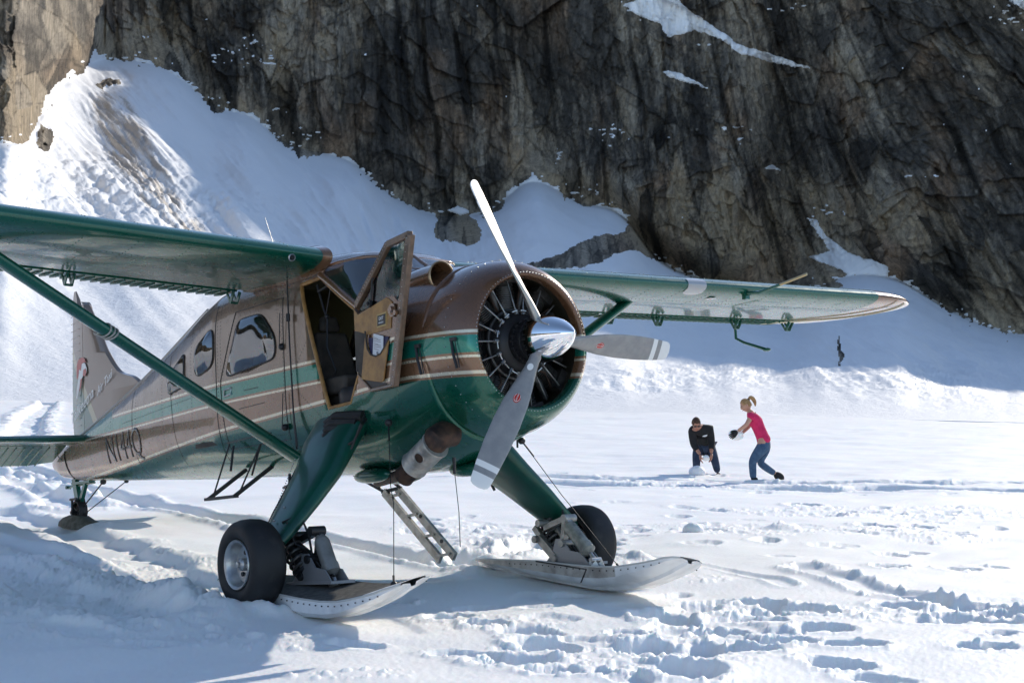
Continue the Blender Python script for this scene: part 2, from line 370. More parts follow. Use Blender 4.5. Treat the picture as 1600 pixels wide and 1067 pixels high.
    clear = [(1110, 1019, .36, .26, .12, .09), (1335, 1013, .40, .26, .05, .09), (1540, 1017, .44, .24, -.05, .08), (1310, 1040, .42, .30, .0, .09), (1375, 1060, .4, .25, -.5, .09),
             (555, 1008, .42, .20, -.35, .07), (728, 1021, .46, .2, -.15, .07), (895, 929, .38, .22, -.1, .07), (620, 936, .3, .24, .5, .08), (1390, 885, .36, .3, .1, .08), (1500, 887, .4, .24, .05, .07), (1545, 881, .4, .24, .1, .07),
             (1035, 964, .44, .36, .3, .16), (1100, 945, .45, .3, .2, .12), (1120, 985, .5, .36, .25, .15), (1185, 945, .4, .3, -.1, .13), (1250, 955, .6, .34, -.4, .14), (1290, 985, .4, .3, 0, .12),
             (860, 1005, .42, .5, .6, .16), (815, 985, .35, .3, .4, .12), (1015, 1010, .5, .4, .7, .15), (960, 1010, .36, .3, .1, .1), (1090, 1010, .5, .4, .8, .15), (1160, 1015, .5, .3, -.3, .1), (1065, 1055, .5, .5, .9, .14), (1230, 1005, .4, .34, .1, .12),
             (1440, 935, .5, .3, -.3, .13), (1400, 950, .36, .3, .1, .11), (1500, 965, .4, .4, .2, .12), (1560, 975, .5, .36, -.3, .12), (1590, 955, .4, .3, -.2, .1), (1540, 945, .45, .2, -.5, .09),
             (700, 962, .34, .26, .1, .12), (760, 975, .3, .24, .2, .11), (800, 1035, .5, .4, .3, .12), (1255, 790, .5, .4, 0, .12), (1370, 825, .5, .4, 0, .12), (1440, 823, .4, .4, 0, .12), (1040, 760, 1.2, .6, 0, .12)]
    for px, py, L_, W_, a_, dp in clear:
        cx, cy = ground_px(px, py); foot(cx, cy, L_, W_, a_, dp)
    for k in range(420):                                    # loose scatter of prints in the trampled areas and as faint trails
        if k < 110:
            px = rng.choice([rng.normal(1090, 80), rng.normal(1040, 90), rng.normal(1500, 60), rng.normal(860, 60)]); py = rng.normal(995, 35) if px < 1350 else rng.normal(955, 14)
        elif k < 200:
            px = rng.uniform(950, 1600); py = rng.normal(815, 25) + (px - 1200) * .01
        elif k < 300:
            px = rng.uniform(640, 960); py = rng.normal(840, 22)
        elif k < 350:
            px = rng.normal(130, 110); py = rng.normal(920, 60)
        else:
            px = rng.uniform(860, 1600); py = rng.normal(757, 9)
        if py > 1075 or py < 700: continue
        if k % 2: continue
        cx, cy = ground_px(px, py); foot(cx, cy, rng.uniform(.26, .55), rng.uniform(.18, .42), rng.uniform(-1.2, 1.2), rng.uniform(.02, .065))
    hm = (HO < -.004); h += HO + RI * ~hm + sstep(.002, .012, RI) * ~hm * (chunks(x, y, .09, 75, .35) * .6 + chunks(x, y, .05, 76, .4) * .7) + hm * .018 * fbm(x / .12, y / .12, 3, 77)
    # ---- ruts of skis and snow machines
    back = Vector((-FWD.x, -FWD.y)); wl = toworld((-1.5, -1.42, -1.8)); wr_ = toworld((-1.5, 1.42, -1.8))
    def trail(w_, L0, L1, curve=0.):
        out = []
        for t in np.linspace(L0, L1, 9):
            q = t * t * curve; out.append((w_.x + back.x * t + back.y * q, w_.y + back.y * t - back.x * q))
        return out
    h += rut(x, y, trail(wl, .55, 9, -.004), .24, .08, .03, 81, 1.2)
    h += rut(x, y, trail(wr_, 1.3, 26, .006), .24, .11, .06, 91, .7)
    h += rut(x, y, trail(toworld((-1.5, -2.35, -1.8)), .2, 9, .0), .40, .07, .03, 95, 1.6)
    h += rut(x, y, gp((0, 795), (60, 815), (170, 850), (300, 905), (350, 935)), .34, .08, .03, 101, 1.6)
    h += rut(x, y, gp((60, 725), (30, 700), (45, 660), (75, 630), (160, 612), (300, 606)), .55, .22, .12, 111, .8)
    h += rut(x, y, gp((0, 735), (60, 760), (120, 790)), .35, .14, .1, 121, .8)
    h += rut(x, y, gp((370, 748), (800, 749), (980, 752), (1250, 757), (1700, 762)), .26, .10, .035, 131, .8)
    h += rut(x, y, gp((860, 757), (1100, 763), (1400, 765), (1700, 776)), .4, .13, .05, 141, .8)
    h += rut(x, y, gp((840, 634), (1150, 640), (1700, 655)), .6, .09, .06, 151, .9)
    h += rut(x, y, gp((1255, 888), (1340, 915), (1430, 935), (1620, 965)), .2, .03, .04, 161, 2.0)
    h += rut(x, y, gp((1005, 870), (1130, 890), (1230, 915)), .1, .015, .02, 171, 1.4)
    h += rut(x, y, gp((735, 868), (820, 862), (860, 850)), .3, .12, .14, 181, 1.)
    # pile of snow around the near wheel and tail ski
    for (bx, by, bz, rx, hh) in [(*toworld((-1.9, -1.75, 0)).to_tuple(), .35, .10), (*toworld((-1.2, -1.95, 0)).to_tuple(), .28, .07), (*toworld((-7.9, .1, 0)).to_tuple(), .5, .06)]:
        d2 = ((x - bx) ** 2 + (y - by) ** 2) / rx ** 2
        h += hh * np.exp(-d2) * (1 + .5 * crumb)
    for (px, py, rad, hh) in [(1000, 872, .15, .07), (1222, 830, .2, .06), (985, 930, .06, .06), (880, 922, .10, .09), (845, 905, .1, .06)]:
        cx, cy = ground_px(px, py); d2 = ((x - cx) ** 2 + (y - cy) ** 2) / rad ** 2; h += hh * np.exp(-d2 ** 1.5)
    # keep the snow just under the aircraft's wheels and skis
    for p_, rad in [((-1.5, -1.58, 0), .33), ((-.9, -1.27, 0), .5), ((-.9, 1.27, 0), .5), ((-1.7, 1.27, 0), .4), ((-.3, -1.27, 0), .5), ((-.3, 1.27, 0), .5)]:
        q = toworld(p_); f = np.exp(-(((x - q.x) ** 2 + (y - q.y) ** 2) / rad ** 2) ** 2); h = h * (1 - f) + np.minimum(h, .0) * f
    lumpy = (1 + .9 * fbm(x / .16, y / .16, 3, 83))
    for px_, py_, rx_, hh in [(-1.62, -1.86, .17, .085), (-1.35, -1.80, .16, .07), (-1.15, -1.60, .16, .075), (-.95, -1.56, .12, .05), (-2.0, -1.80, .3, .05), (-2.1, -1.45, .25, .05), (-1.9, 1.5, .25, .10), (-2.3, 1.1, .2, .07), (-1.2, 1.80, .2, .07), (-1.6, 1.05, .14, .03), (-.3, -1.55, .10, .025)]:
        q = toworld((px_, py_, 0)); h += hh * np.exp(-((x - q.x) ** 2 + (y - q.y) ** 2) / rx_ ** 2) * lumpy
    q = toworld((-8.3, 0, 0)); f = np.exp(-((x - q.x) ** 2 + (y - q.y) ** 2) / 1.2 ** 2); h = h - .05 * f
    q = toworld((-1.6, -1.6, 0)); 
    # the very fine grain
    h += .004 * fbm(x / .05, y / .05, 2, 201) * (1 - sstep(10, 18, np.hypot(x, y)))
    edge = sstep(0, .3, (A[sub, cs] + R(21.6))) * sstep(0, .3, (R(21.6) - A[sub, cs])) if False else 1
    H[sub, cs] = h
    H[-6:, :] = -.3; 
    H = np.where(RR > RF - 4, H * .3 - .12, H)
    o = grid_mesh('snow_field', X, Y, H, [M_snow], wrap=True)
    o['kind'] = 'structure'
    return o
def snow_mat(name, far=False):
    m = mat(name, (.86, .87, .89), .55)
    b = BS(m); b.inputs['Specular IOR Level'].default_value = .25
    if not far: b.inputs['Subsurface Weight'].default_value = .6; b.inputs['Subsurface Scale'].default_value = .05; b.inputs['Subsurface Radius'].default_value = (.5, .8, 1.)
    tc = N(m, 'ShaderNodeTexCoord')
    if not far:
        f = noise_(m, 28, 6, .7); g = noise_(m, 190, 3, .7)
        n1 = bump_(m, f, .30, .02); n2 = bump_(m, g, .45, .004, n1); L(m, n2, b.inputs['Normal'])
        c = noise_(m, 1.1, 6, .6); L(m, mix_(m, ramp_(m, c, .35, .7), (.86, .85, .83), (.90, .89, .865)), b.inputs['Base Color'])
    else:
        at = N(m, 'ShaderNodeVertexColor', layer_name='rc'); L(m, at.outputs[0], b.inputs['Base Color'])
        f = noise_(m, .9, 8, .7); L(m, bump_(m, f, .5, .5), b.inputs['Normal'])
    return m
M_snow = snow_mat('snow'); M_snowfar = snow_mat('slope_snow', True)
build_ground()

# ================================================================== MOUNTAIN: snow slopes and the cliff behind them
def build_mountain():
    azf = np.linspace(R(-21.8), R(21.8), 980)
    azs = np.concatenate([np.radians(np.linspace(-150, -22, 130)), azf, np.radians(np.linspace(22, 78, 60))])
    es = np.linspace(R(-.95), R(14.8), 560)
    A, E = np.meshgrid(azs, np.concatenate([es, np.zeros(24)]))
    top = np.interp(azs, np.radians([-150, -75, -22, -8, -3, 5, 15, 25, 78]), np.radians([8., 15.6, 15.4, 15.2, 16.3, 18.3, 19.2, 17.8, 17.6])) + R(.35) * fbm(azs * 22, azs * 0, 4, 305)
    for k in range(24): E[560 + k] = es[-1] + (top - es[-1]) * (k + 1) / 24
    PX, PY = azel_px(np.clip(A, R(-26), R(26)), E)
    tE = np.tan(E)
    # outline where snow meets rock, in picture directions
    ol = [(-400, 200), (0, 222), (40, 226), (60, 190), (72, 155), (95, 125), (112, 112), (126, 118), (138, 104), (148, 76), (156, 88), (170, 92), (205, 98), (212, 88), (255, 108), (285, 120), (305, 140), (335, 178), (355, 172), (395, 178), (420, 205), (445, 228),
          (500, 240), (545, 245), (568, 268), (600, 300), (640, 322), (690, 342), (745, 335), (785, 330), (793, 300), (832, 275), (852, 285), (880, 305), (912, 322), (945, 320), (985, 338), (1012, 398), (1060, 425), (1120, 442), (1200, 470), (1240, 482), (1262, 455), (1300, 440), (1330, 428), (1372, 428),
          (1412, 438), (1450, 465), (1490, 490), (1540, 510), (1600, 526), (2000, 560)]
    oa, oe = to_azel([p[0] for p in ol], [p[1] for p in ol])
    order = np.argsort(oa); oa = oa[order]; oe = oe[order]
    ec_fine = np.interp(azs, oa, oe)
    def smooth(a, n):
        k = np.exp(-np.linspace(-2, 2, n) ** 2); k /= k.sum(); return np.convolve(np.pad(a, n // 2, 'edge'), k, 'valid')[:len(a)]
    ec = smooth(ec_fine, 61)
    # distance of the cliff foot: near buttress at the left, then the long back wall
    Rc = 430 - 205 * (1 - sstep(R(-18.6), R(-14.9), azs)) - 0 * azs + 18 * np.sin(azs * 9 + 1)
    Rc = np.where(azs < R(-14.9), Rc, Rc) + 26 * np.exp(-((azs - R(-1)) / R(5)) ** 2)
    Rc = smooth(Rc, 15)
    rf = RF - 2
    zc = CAMZ + Rc * np.tan(ec); a = np.maximum(zc, 3) / (Rc - rf)
    T = math.tan(R(77))
    aa = a[None]; RcA = Rc[None] + 0 * A
    ss = 34.; Lc = (Rc - rf)[None]; a2 = np.maximum(aa * (Lc + ss) / Lc, .03); dT = np.maximum(a2 - tE, 1e-3)
    bb_ = CAMZ + rf * tE + ss * tE; cc_ = ss * (CAMZ + rf * tE)
    r_s = rf + np.maximum((bb_ + np.sqrt(np.maximum(bb_ * bb_ + 4 * dT * cc_, 0))) / (2 * dT), 0)
    zcA = zc[None]
    T2 = T
    r_r = (zcA - RcA * T2 - CAMZ) / (tE - T2)
    rockd = (E - ec[None])
    snow_base = rockd < 0
    r = np.where(snow_base, r_s, r_r)
    U = A * 430; Z = tE * 430
    al = R(6) + R(26) * sstep(R(2), R(16), A)
    wx = 5 * fbm(U / 40, Z / 60, 3, 301); 
    p = U * np.cos(al) + Z * np.sin(al) + wx; q = -U * np.sin(al) + Z * np.cos(al)
    fade = sstep(0, R(1.2), rockd)
    big = fbm(p / 75, q / 140, 3, 311)
    w1 = worley(p / 13, q / 38, 321); w2 = worley(p / 4.6 + .4 * fbm(p / 6, q / 9, 2, 5), q / 12, 331); w3 = worley(p / 1.7, q / 3.6, 341)
    w4 = worley((p * .82 + q * .57) / 8 + .3 * fbm(p / 9, q / 9, 2, 9), (q * .82 - p * .57) / 24, 345)
    fac = lambda w_, s1, s2: (w_[2] - .5) * s1 + (w_[4] * (w_[3] - .5) + w_[5] * (w_[2] - .5)) * s2 - .25 * s1 * (1 - sstep(0, .12, w_[1] - w_[0]))
    disp = 24 * big + fac(w1, 4.5, 6.) + fac(w2, 2.4, 3.4) + fac(w3, 1.0, 1.5) + 3.0 * ridged(p / 11 + .5 * fbm(p / 9, q / 40, 2, 8), q / 50, 3, 353) + fac(w4, 3., 4.5) + fac(worley(p / 3.4 + .5 * fbm(p / 7, q / 20, 3, 671), q / 15, 673), 1.6, 2.2) + 1.5 * ridged(p / 3, q / 22, 4, 351) + .5 * fbm(p / .9, q / 1.4, 3, 355)
    # main buttress and recess in the back wall
    def gb(px, py, sx, sy): return np.exp(-((PX - px) / sx) ** 2 - ((PY - py) / sy) ** 2)
    disp += -24 * gb(1090, 330, 130, 260) + 22 * gb(1230, 200, 60, 320) - 14 * gb(1420, 250, 110, 300) + 14 * gb(840, 120, 45, 260) - 10 * gb(650, 150, 90, 240) + 10 * gb(260, 30, 60, 90)
    nearb = (A < R(-15.2))
    disp = np.where(nearb, disp * .6, disp)
    r = r + disp * fade
    # ---- snow lying on rock, and rock showing in the snow
    def poly_mask(pts, wob=5, seed=401):
        X_ = PX + wob * fbm(PX / 16, PY / 10, 3, seed); Y_ = PY + wob * .7 * fbm(PX / 14, PY / 12, 3, seed + 9); ins = np.zeros(PX.shape, bool); n = len(pts)
        for i in range(n):
            (x0, y0), (x1, y1) = pts[i], pts[(i + 1) % n]
            if y0 == y1: continue
            c = ((y0 > Y_) != (y1 > Y_)) & (X_ < (x1 - x0) * (Y_ - y0) / (y1 - y0) + x0); ins ^= c
        return ins
    jag = R(.22) * fbm(PX / 12, PY / 12, 4, 411) + R(.10) * fbm(PX / 3, PY / 3, 2, 412)
    snow = (E < ec_fine[None] + jag)
    for pl in [[(975, 8), (1020, -6), (1050, -20), (1062, 5), (1100, 33), (1135, 55), (1152, 70), (1200, 84), (1272, 108), (1215, 100), (1150, 82), (1128, 62), (1085, 48), (1042, 60), (1034, 38), (990, 22)],
               [(1035, 112), (1060, 114), (1110, 139), (1085, 132), (1045, 121)],
               [(1262, 340), (1275, 345), (1292, 370), (1325, 395), (1388, 415), (1386, 430), (1330, 428), (1300, 416), (1263, 402), (1298, 392), (1280, 368)],
               [(1560, -30), (1600, -10), (1640, 20), (1640, 40), (1580, 5)], [(1195, 262), (1205, 258), (1222, 268)], [(700, 330), (715, 322), (735, 330), (720, 336)]]:
        snow |= poly_mask(pl)
    rock_isl = poly_mask([(676, 352), (684, 338), (700, 332), (735, 338), (752, 360), (752, 378), (735, 384), (700, 374), (680, 368)], 7) | \
        poly_mask([(815, 416), (850, 404), (890, 392), (925, 368), (945, 362), (978, 362), (992, 372), (975, 386), (935, 410), (885, 420), (840, 421)], 7, 431) | \
        poly_mask([(55, 220), (62, 198), (80, 205), (88, 218), (76, 232), (60, 230)], 4) | poly_mask([(150, 130), (165, 120), (188, 125), (185, 136), (168, 134), (160, 142)], 7) | \
        poly_mask([(455, 232), (480, 228), (510, 238), (495, 244), (465, 243)], 6) | poly_mask([(1309, 526), (1313, 526), (1315, 545), (1321, 553), (1314, 562), (1314, 571), (1309, 571), (1311, 556), (1308, 545)], 2) | poly_mask([(1282, 446), (1302, 440), (1322, 446), (1300, 452)], 6)
    rock_isl |= poly_mask([(980, 338), (1015, 345), (1018, 404), (992, 392), (965, 394), (930, 408), (935, 388), (968, 366), (982, 352)], 5, 433)
    specks = fbm(U / 2.2, Z / .75, 4, 441)
    sb = gb(335, 85, 40, 22) + gb(395, 62, 30, 14) + gb(418, 95, 55, 20) + gb(432, 168, 30, 12) + gb(950, 210, 55, 25) + gb(875, 245, 26, 18) + gb(1150, 205, 40, 25) + gb(905, 300, 45, 22) + gb(1010, 12, 60, 25) + gb(1105, 68, 30, 8) + gb(480, 210, 40, 18) + gb(1290, 330, 50, 20) + gb(1340, 455, 60, 16) + gb(1590, 20, 60, 40) + gb(235, 55, 20, 12) + gb(1440, 275, 60, 6) + gb(1230, 12, 60, 12)
    snow |= (specks * np.clip(sb, 0, 1.2) > .24)
    snow |= (rockd > 0) & (specks + .55 * np.exp(-np.clip(rockd, 0, 1) / R(.5)) > .72)
    snow |= (specks > .55) & (fbm(PX / 60, PY / 60, 2, 77) > .1)
    snow &= ~rock_isl
    stones = (fbm(U / .9, Z / .8, 3, 451) - .5 * np.clip(-rockd / R(1.), 0, 1) > .22) & (rockd < 0) & (rockd > -R(1.)) & (fbm(U / 14, Z / 9, 3, 455) > .12)
    stones |= (fbm(U / .9, Z / .8, 3, 451) > .52) & ((gb(330, 345, 60, 30) + gb(520, 290, 80, 25) + gb(180, 190, 60, 50) + gb(680, 380, 50, 16) + gb(590, 320, 50, 14)) > .35)
    snow &= ~stones
    # islands of rock stand proud of the snow
    kern = rock_isl.astype(float)
    for _ in range(5):
        kern = (kern + np.roll(kern, 1, 0) + np.roll(kern, -1, 0) + np.roll(kern, 1, 1) + np.roll(kern, -1, 1)) / 5
    r = r - kern * (3.5 + 1.6 * fac(w3, 2., 2.)) * snow_base
    # ---- shape of the slopes: fans, furrows, avalanche lumps, the bench at the left
    dz = np.zeros(A.shape)
    X = r * np.sin(A); Y = r * np.cos(A)
    t = np.clip((r - rf) / 120, 0, 1); FW = (1 - .8 * sstep(500, 800, PX)) * (1 - .85 * sstep(370, 450, PY)); FC = PX - PY * .95 * (1 - .75 * sstep(450, 850, PX))
    dz += 3.2 * (.3 + .7 * FW) * fbm(FC / 90, r / 120, 3, 501) * t + FW * .6 * fbm(FC / 17 + .6 * fbm(A * 20, r / 40, 2, 3), r / 90, 4, 511) * t * t + (1 - FW) * .8 * fbm(X / 14, Y / 30, 4, 513) * t
    dz += .25 * fbm(X / 2.5, Y / 6, 4, 521) * t + .13 * FW * fbm(FC / 4.5, r / 26, 3, 531) * t * t
    deb = np.clip(gb(150, 290, 190, 38) + gb(0, 290, 140, 50) + gb(300, 330, 120, 30), 0, 1)
    lw = worley(X / 1.9, Y / 4.5, 541); dz += deb * (.6 * np.sqrt(np.maximum(.3 - lw[0] ** 2, 0)) + .9 * fbm(X / 3., Y / 6, 5, 545, .62))
    dirt = np.clip(gb(165, 165, 38, 30) + gb(195, 215, 40, 36) + gb(225, 265, 42, 36) + gb(262, 315, 36, 34) + gb(300, 350, 26, 18), 0, 1)
    dz += dirt * (.8 * fbm(FC / 6, r / 12, 4, 555))
    lump = np.clip(gb(1120, 580, 180, 22) + gb(1450, 590, 150, 30) + gb(980, 600, 120, 16), 0, 1)
    dz += lump * (.8 * fbm(X / 12, Y / 8, 5, 561, .6) + .4 * fbm(X / 2.4, Y / 3, 4, 563, .6))
    dz += 1.2 * gb(1450, 545, 190, 50) * fbm(PX / 45 - PY / 28, PY / 300, 4, 571)
    Zw = CAMZ + r * tE + np.where(snow_base, dz * sstep(0, 34, r - rf) * sstep(0, R(.5), -rockd), 0)
    # snow a little proud of the rock it lies on
    sn = snow.astype(float); sn = (sn + np.roll(sn, 1, 0) + np.roll(sn, -1, 0) + np.roll(sn, 1, 1) + np.roll(sn, -1, 1)) / 5
    r2 = r - np.where(snow_base, 0, sn * .9)
    X = r2 * np.sin(A); Y = r2 * np.cos(A)
    # ---- colours of rock (vertex albedo)
    dark = np.array([.078, .070, .060]); grey = np.array([.40, .345, .27]); tan = np.array([.62, .49, .33]); brown = np.array([.33, .215, .13])
    low = np.exp(-np.clip(rockd, 0, 1) / R(2.6))
    tn = gb(1120, 350, 130, 110) * .9 + gb(1010, 330, 90, 60) * .5 + gb(1400, 340, 130, 90) * .7 + gb(380, 165, 60, 50) * .6 + gb(1230, 110, 90, 70) * .3 + gb(30, 130, 120, 190) * .75 + gb(470, 60, 80, 60) * .25 + gb(1560, 480, 100, 80) * .6 + gb(900, 290, 70, 40) * .6 + gb(700, 60, 160, 50) * .15 + low * .30 + gb(720, 360, 45, 30) * .9 + gb(250, 50, 70, 60) * .6 + gb(480, 90, 90, 90) * .35 + gb(780, 220, 60, 90) * .25 + gb(1080, 180, 80, 90) * .25 + gb(1330, 130, 60, 60) * .35
    dk = gb(620, 150, 150, 120) * .5 + gb(850, 90, 45, 140) * .7 + gb(1235, 240, 55, 190) * .55 + gb(1210, 300, 50, 80) * .4 + gb(1500, 150, 130, 150) * .35 + gb(340, 20, 80, 40) * .5
    f1 = fbm(p / 26, q / 70, 5, 601); f2 = fbm(p / 4.5, q / 34, 5, 611); f3 = fbm(p / 1.1, q / 3.5, 4, 621, .65)
    g_ = np.clip(.20 + 1.0 * f1 + .45 * f2 + .55 * (w2[2] - .5) + .35 * (w3[2] - .5) + .3 * (w1[2] - .5) + .45 * (w4[2] - .5) + tn * .6 - dk * .8 + .25 * f3, 0, 1)
    tt = sstep(.38, .95, np.clip(tn * .75 + .45 * fbm(p / 9, q / 30, 4, 631) + .35 * (w2[3] - .5) + .3 * f1, 0, 1.2))
    bb = sstep(.15, .6, fbm(p / 18, q / 30, 4, 641) + .25 * sstep(0, .3, gb(1180, 400, 180, 90)) + .1)
    c = dark + (grey - dark) * g_[..., None]
    c = c + (brown - c) * (bb * .55 * (1 - dk.clip(0, 1) * .6))[..., None]
    c = c + (tan - c) * tt[..., None]
    streak = sstep(.05, .42, fbm(p / 3.4, q / 70, 5, 651, .6) + .22 * dk) * (1 - .6 * nearb)
    c = c * (1 - .72 * streak)[..., None] * (1 + .5 * sstep(.1, .5, fbm(p / 2.2, q / 45, 4, 655)))[..., None]
    w5 = worley(p / 3.4 + .5 * fbm(p / 7, q / 20, 3, 671), q / 15, 673); w6 = worley(p / 7.5 + .4 * fbm(p / 9, q / 30, 3, 675), q / 30, 677)
    slab = sstep(-.2, .5, fbm(p / 30, q / 40, 3, 679) + .7 * tn - .3 * dk)
    c = c * (1 + (1.15 * (w5[2] - .45) + .8 * (w6[2] - .45)) * slab)[..., None] * (1 - .55 * slab * np.maximum(1 - sstep(0, .07, w5[1] - w5[0]), .9 * (1 - sstep(0, .04, w6[1] - w6[0]))))[..., None]
    crack = (1 - sstep(0, .10, w2[1] - w2[0])) * .28 + (1 - sstep(0, .10, w3[1] - w3[0])) * .30 + (1 - sstep(0, .05, w1[1] - w1[0])) * .3 + (1 - sstep(0, .07, w4[1] - w4[0])) * .45
    c = c * (1 - .6 * np.clip(crack, 0, 1))[..., None]
    c = c * (1 + .55 * f3 + .35 * (w3[3] - .5) + .35 * (w2[3] - .5))[..., None]
    spots = sstep(.42, .55, fbm(p / 3.2, q / 4.5, 3, 661)) * (w3[2] > .6); c = c + (np.array([.30, .275, .23]) - c) * (spots * .6)[..., None]
    c = np.clip(c * 1.32, .012, None); c = c / np.maximum(1, c.max(-1) / .46)[..., None]
    s = np.ones(A.shape + (3,)) * np.array([.87, .865, .86])
    dn = sstep(.05, .5, fbm(FC / 9, r / 30, 5, 701, .62) + (dirt - .55) * .9) * sstep(.1, .5, dirt) * .8 + .18 * sstep(.2, .6, fbm(A * 120, r / 30, 4, 711)) * np.clip(gb(200, 230, 160, 120), 0, 1)
    s = s + (np.array([.36, .29, .21]) - s) * np.clip(dn, 0, .85)[..., None]
    s = s * (1 - .05 * sstep(0, .6, fbm(X / 20, Y / 30, 4, 721)))[..., None]
    face_snow = snow[:-1, :-1].astype(int) + snow[1:, 1:] + snow[:-1, 1:] + snow[1:, :-1] >= 2
    o1 = grid_mesh('snow_slope', X, Y, Zw, [M_snowfar], {'rc': s}, keep=face_snow); o1['kind'] = 'structure'
    o2 = grid_mesh('rock_cliff', X, Y, Zw, [M_rock], {'rc': c}, keep=~face_snow); o2['kind'] = 'structure'
M_rock = mat('rock', (.1, .1, .1), .85)
_at = N(M_rock, 'ShaderNodeVertexColor', layer_name='rc')
_n = noise_(M_rock, .55, 12, .75, sc3=(1, 1, .55)); _m = ramp_(M_rock, _n, .3, .7, (.42, .42, .43), (1.6, 1.56, 1.48))
L(M_rock, mix_(M_rock, 1., _at.outputs[0], _m, 'MULTIPLY'), BS(M_rock).inputs['Base Color'])
L(M_rock, bump_(M_rock, noise_(M_rock, .9, 10, .7, sc3=(1, 1, .7)), 1., 1.6), BS(M_rock).inputs['Normal'])
BS(M_rock).inputs['Specular IOR Level'].default_value = .3
build_mountain()

# ================================================================== AIRCRAFT
plane = bpy.data.objects.new('bush_plane', None); COL.objects.link(plane)
plane.empty_display_size = .5
plane.matrix_world = Matrix.Translation(toworld(B0)) @ AM.to_4x4()
plane['label'] = 'green and brown high-wing bush plane on wheel-skis with its cockpit door open'
plane['category'] = 'airplane'
def P(mb, name, mats, parent=None, **k):
    return mb.obj(name, mats, parent or plane, off=B0, **k)
# ---- fuselage section: half width w, top, bottom, squareness of top and bottom
ST = [  # x,   w,    zt,   zb,   nt,  nb
 (-.55, .640, .645, -.69, 2.1, 2.1), (-.8, .645, .675, -.76, 2.15, 2.15), (-1.05, .64, .69, -.82, 2.25, 2.3), (-1.28, .63, .715, -.86, 2.5, 2.6), (-1.42, .62, .80, -.865, 3.0, 2.8), (-1.6, .615, .925, -.86, 3.8, 3.0), (-1.85, .612, .965, -.85, 4.5, 3.2),
 (-2.1, .61, .985, -.84, 5, 3.3), (-2.6, .61, .99, -.81, 5.5, 3.4), (-3.4, .61, .985, -.765, 5.5, 3.3), (-3.9, .595, .96, -.74, 5, 3.1), (-4.3, .56, .90, -.72, 4.2, 2.9), (-4.8, .505, .775, -.70, 3.6, 2.7), (-5.5, .425, .595, -.66, 3.1, 2.5),
 (-6.3, .335, .405, -.61, 2.7, 2.3), (-7.1, .25, .225, -.57, 2.5, 2.2), (-7.8, .18, .075, -.525, 2.3, 2.1), (-8.3, .135, -.02, -.49, 2.2, 2.0), (-8.7, .10, -.10, -.43, 2., 2.), (-8.95, .055, -.18, -.34, 2, 2), (-9.03, .01, -.24, -.28, 2, 2)]
SX = np.array([s[0] for s in ST])[::-1]
def sect(x):
    return [float(np.interp(x, SX, np.array([s[k] for s in ST])[::-1])) for k in range(1, 6)]
def ZC(x): 
    w_, zt, zb, a, b = sect(x); return .08 * (zt + zb) if x > -4 else float(np.interp(x, [-9, -4], [.5, .08])) * (zt + zb)
def ring(x, n=112, sc_=1.):
    w_, zt, zb, nt_, nb_ = sect(x); zc_ = ZC(x); out = []
    for k in range(n):
        t = 2 * pi * k / n; c, s = cos(t), sin(t); e = nt_ if s >= 0 else nb_
        y = w_ * math.copysign(abs(c) ** (2 / e), c); z = zc_ + ((zt - zc_) if s >= 0 else (zc_ - zb)) * math.copysign(abs(s) ** (2 / e), s)
        out.append((x, y * sc_, zc_ + (z - zc_) * sc_))
    return out
def surf_y(x, z):
    w_, zt, zb, nt_, nb_ = sect(x); zc_ = ZC(x); h = (z - zc_) / ((zt - zc_) if z >= zc_ else (zb - zc_)); e = nt_ if z >= zc_ else nb_
    return w_ * max(1 - min(abs(h), 1) ** e, 0) ** (1 / e)
def surf_z(x, y, top=True):
    w_, zt, zb, nt_, nb_ = sect(x); zc_ = ZC(x); e = nt_ if top else nb_; q = max(1 - min(abs(y) / w_, 1) ** e, 0) ** (1 / e)
    return zc_ + ((zt if top else zb) - zc_) * q
def rounded(poly, r=.06, k=4):
    out = []; n = len(poly)
    for i in range(n):
        p = Vector(poly[i]); a = Vector(poly[i - 1]); b = Vector(poly[(i + 1) % n]); da = (a - p).normalized(); db = (b - p).normalized()
        ra = min(r, (a - p).length * .45); rb = min(r, (b - p).length * .45)
        for j in range(k + 1):
            t = j / k; out.append(tuple((p + da * ra) * (1 - t) ** 2 + p * 2 * t * (1 - t) + (p + db * rb) * t * t))
    return out
DOOR = [(-2.34, .745), (-2.05, .76), (-1.49, .40), (-1.48, -.10), (-1.62, -.30), (-1.95, -.31)]
WIN1 = rounded([(-3.63, .13), (-2.74, .19), (-2.73, .37), (-2.95, .60), (-3.36, .60)], .10)
WIN2 = rounded([(-4.29, .20), (-3.86, .27), (-3.86, .62), (-4.29, .47)], .12)
WIN3 = rounded([(-5.0, .13), (-4.58, .16), (-4.58, .47), (-5.0, .30)], .05)
WSH = [(-1.5, .44), (-1.27, .70), (-1.2, .82), (-1.54, .855), (-1.98, .845), (-2.06, .78)]
def inpoly(x, z, pl):
    c = False; n = len(pl)
    for i in range(n):
        x0, z0 = pl[i]; x1, z1 = pl[(i + 1) % n]
        if (z0 > z) != (z1 > z) and x < (x1 - x0) * (z - z0) / (z1 - z0) + x0: c = not c
    return c
xs = sorted(set([round(v, 3) for v in np.arange(-9.0, -.56, .075)] + [-9.03, -.55]), reverse=True)
mb = MB(); mb.loft([ring(x) for x in xs], True, (False, True))
bm = bmesh.new(); bv = [bm.verts.new(v) for v in mb.v]
for f in mb.f: bm.faces.new([bv[i] for i in f])
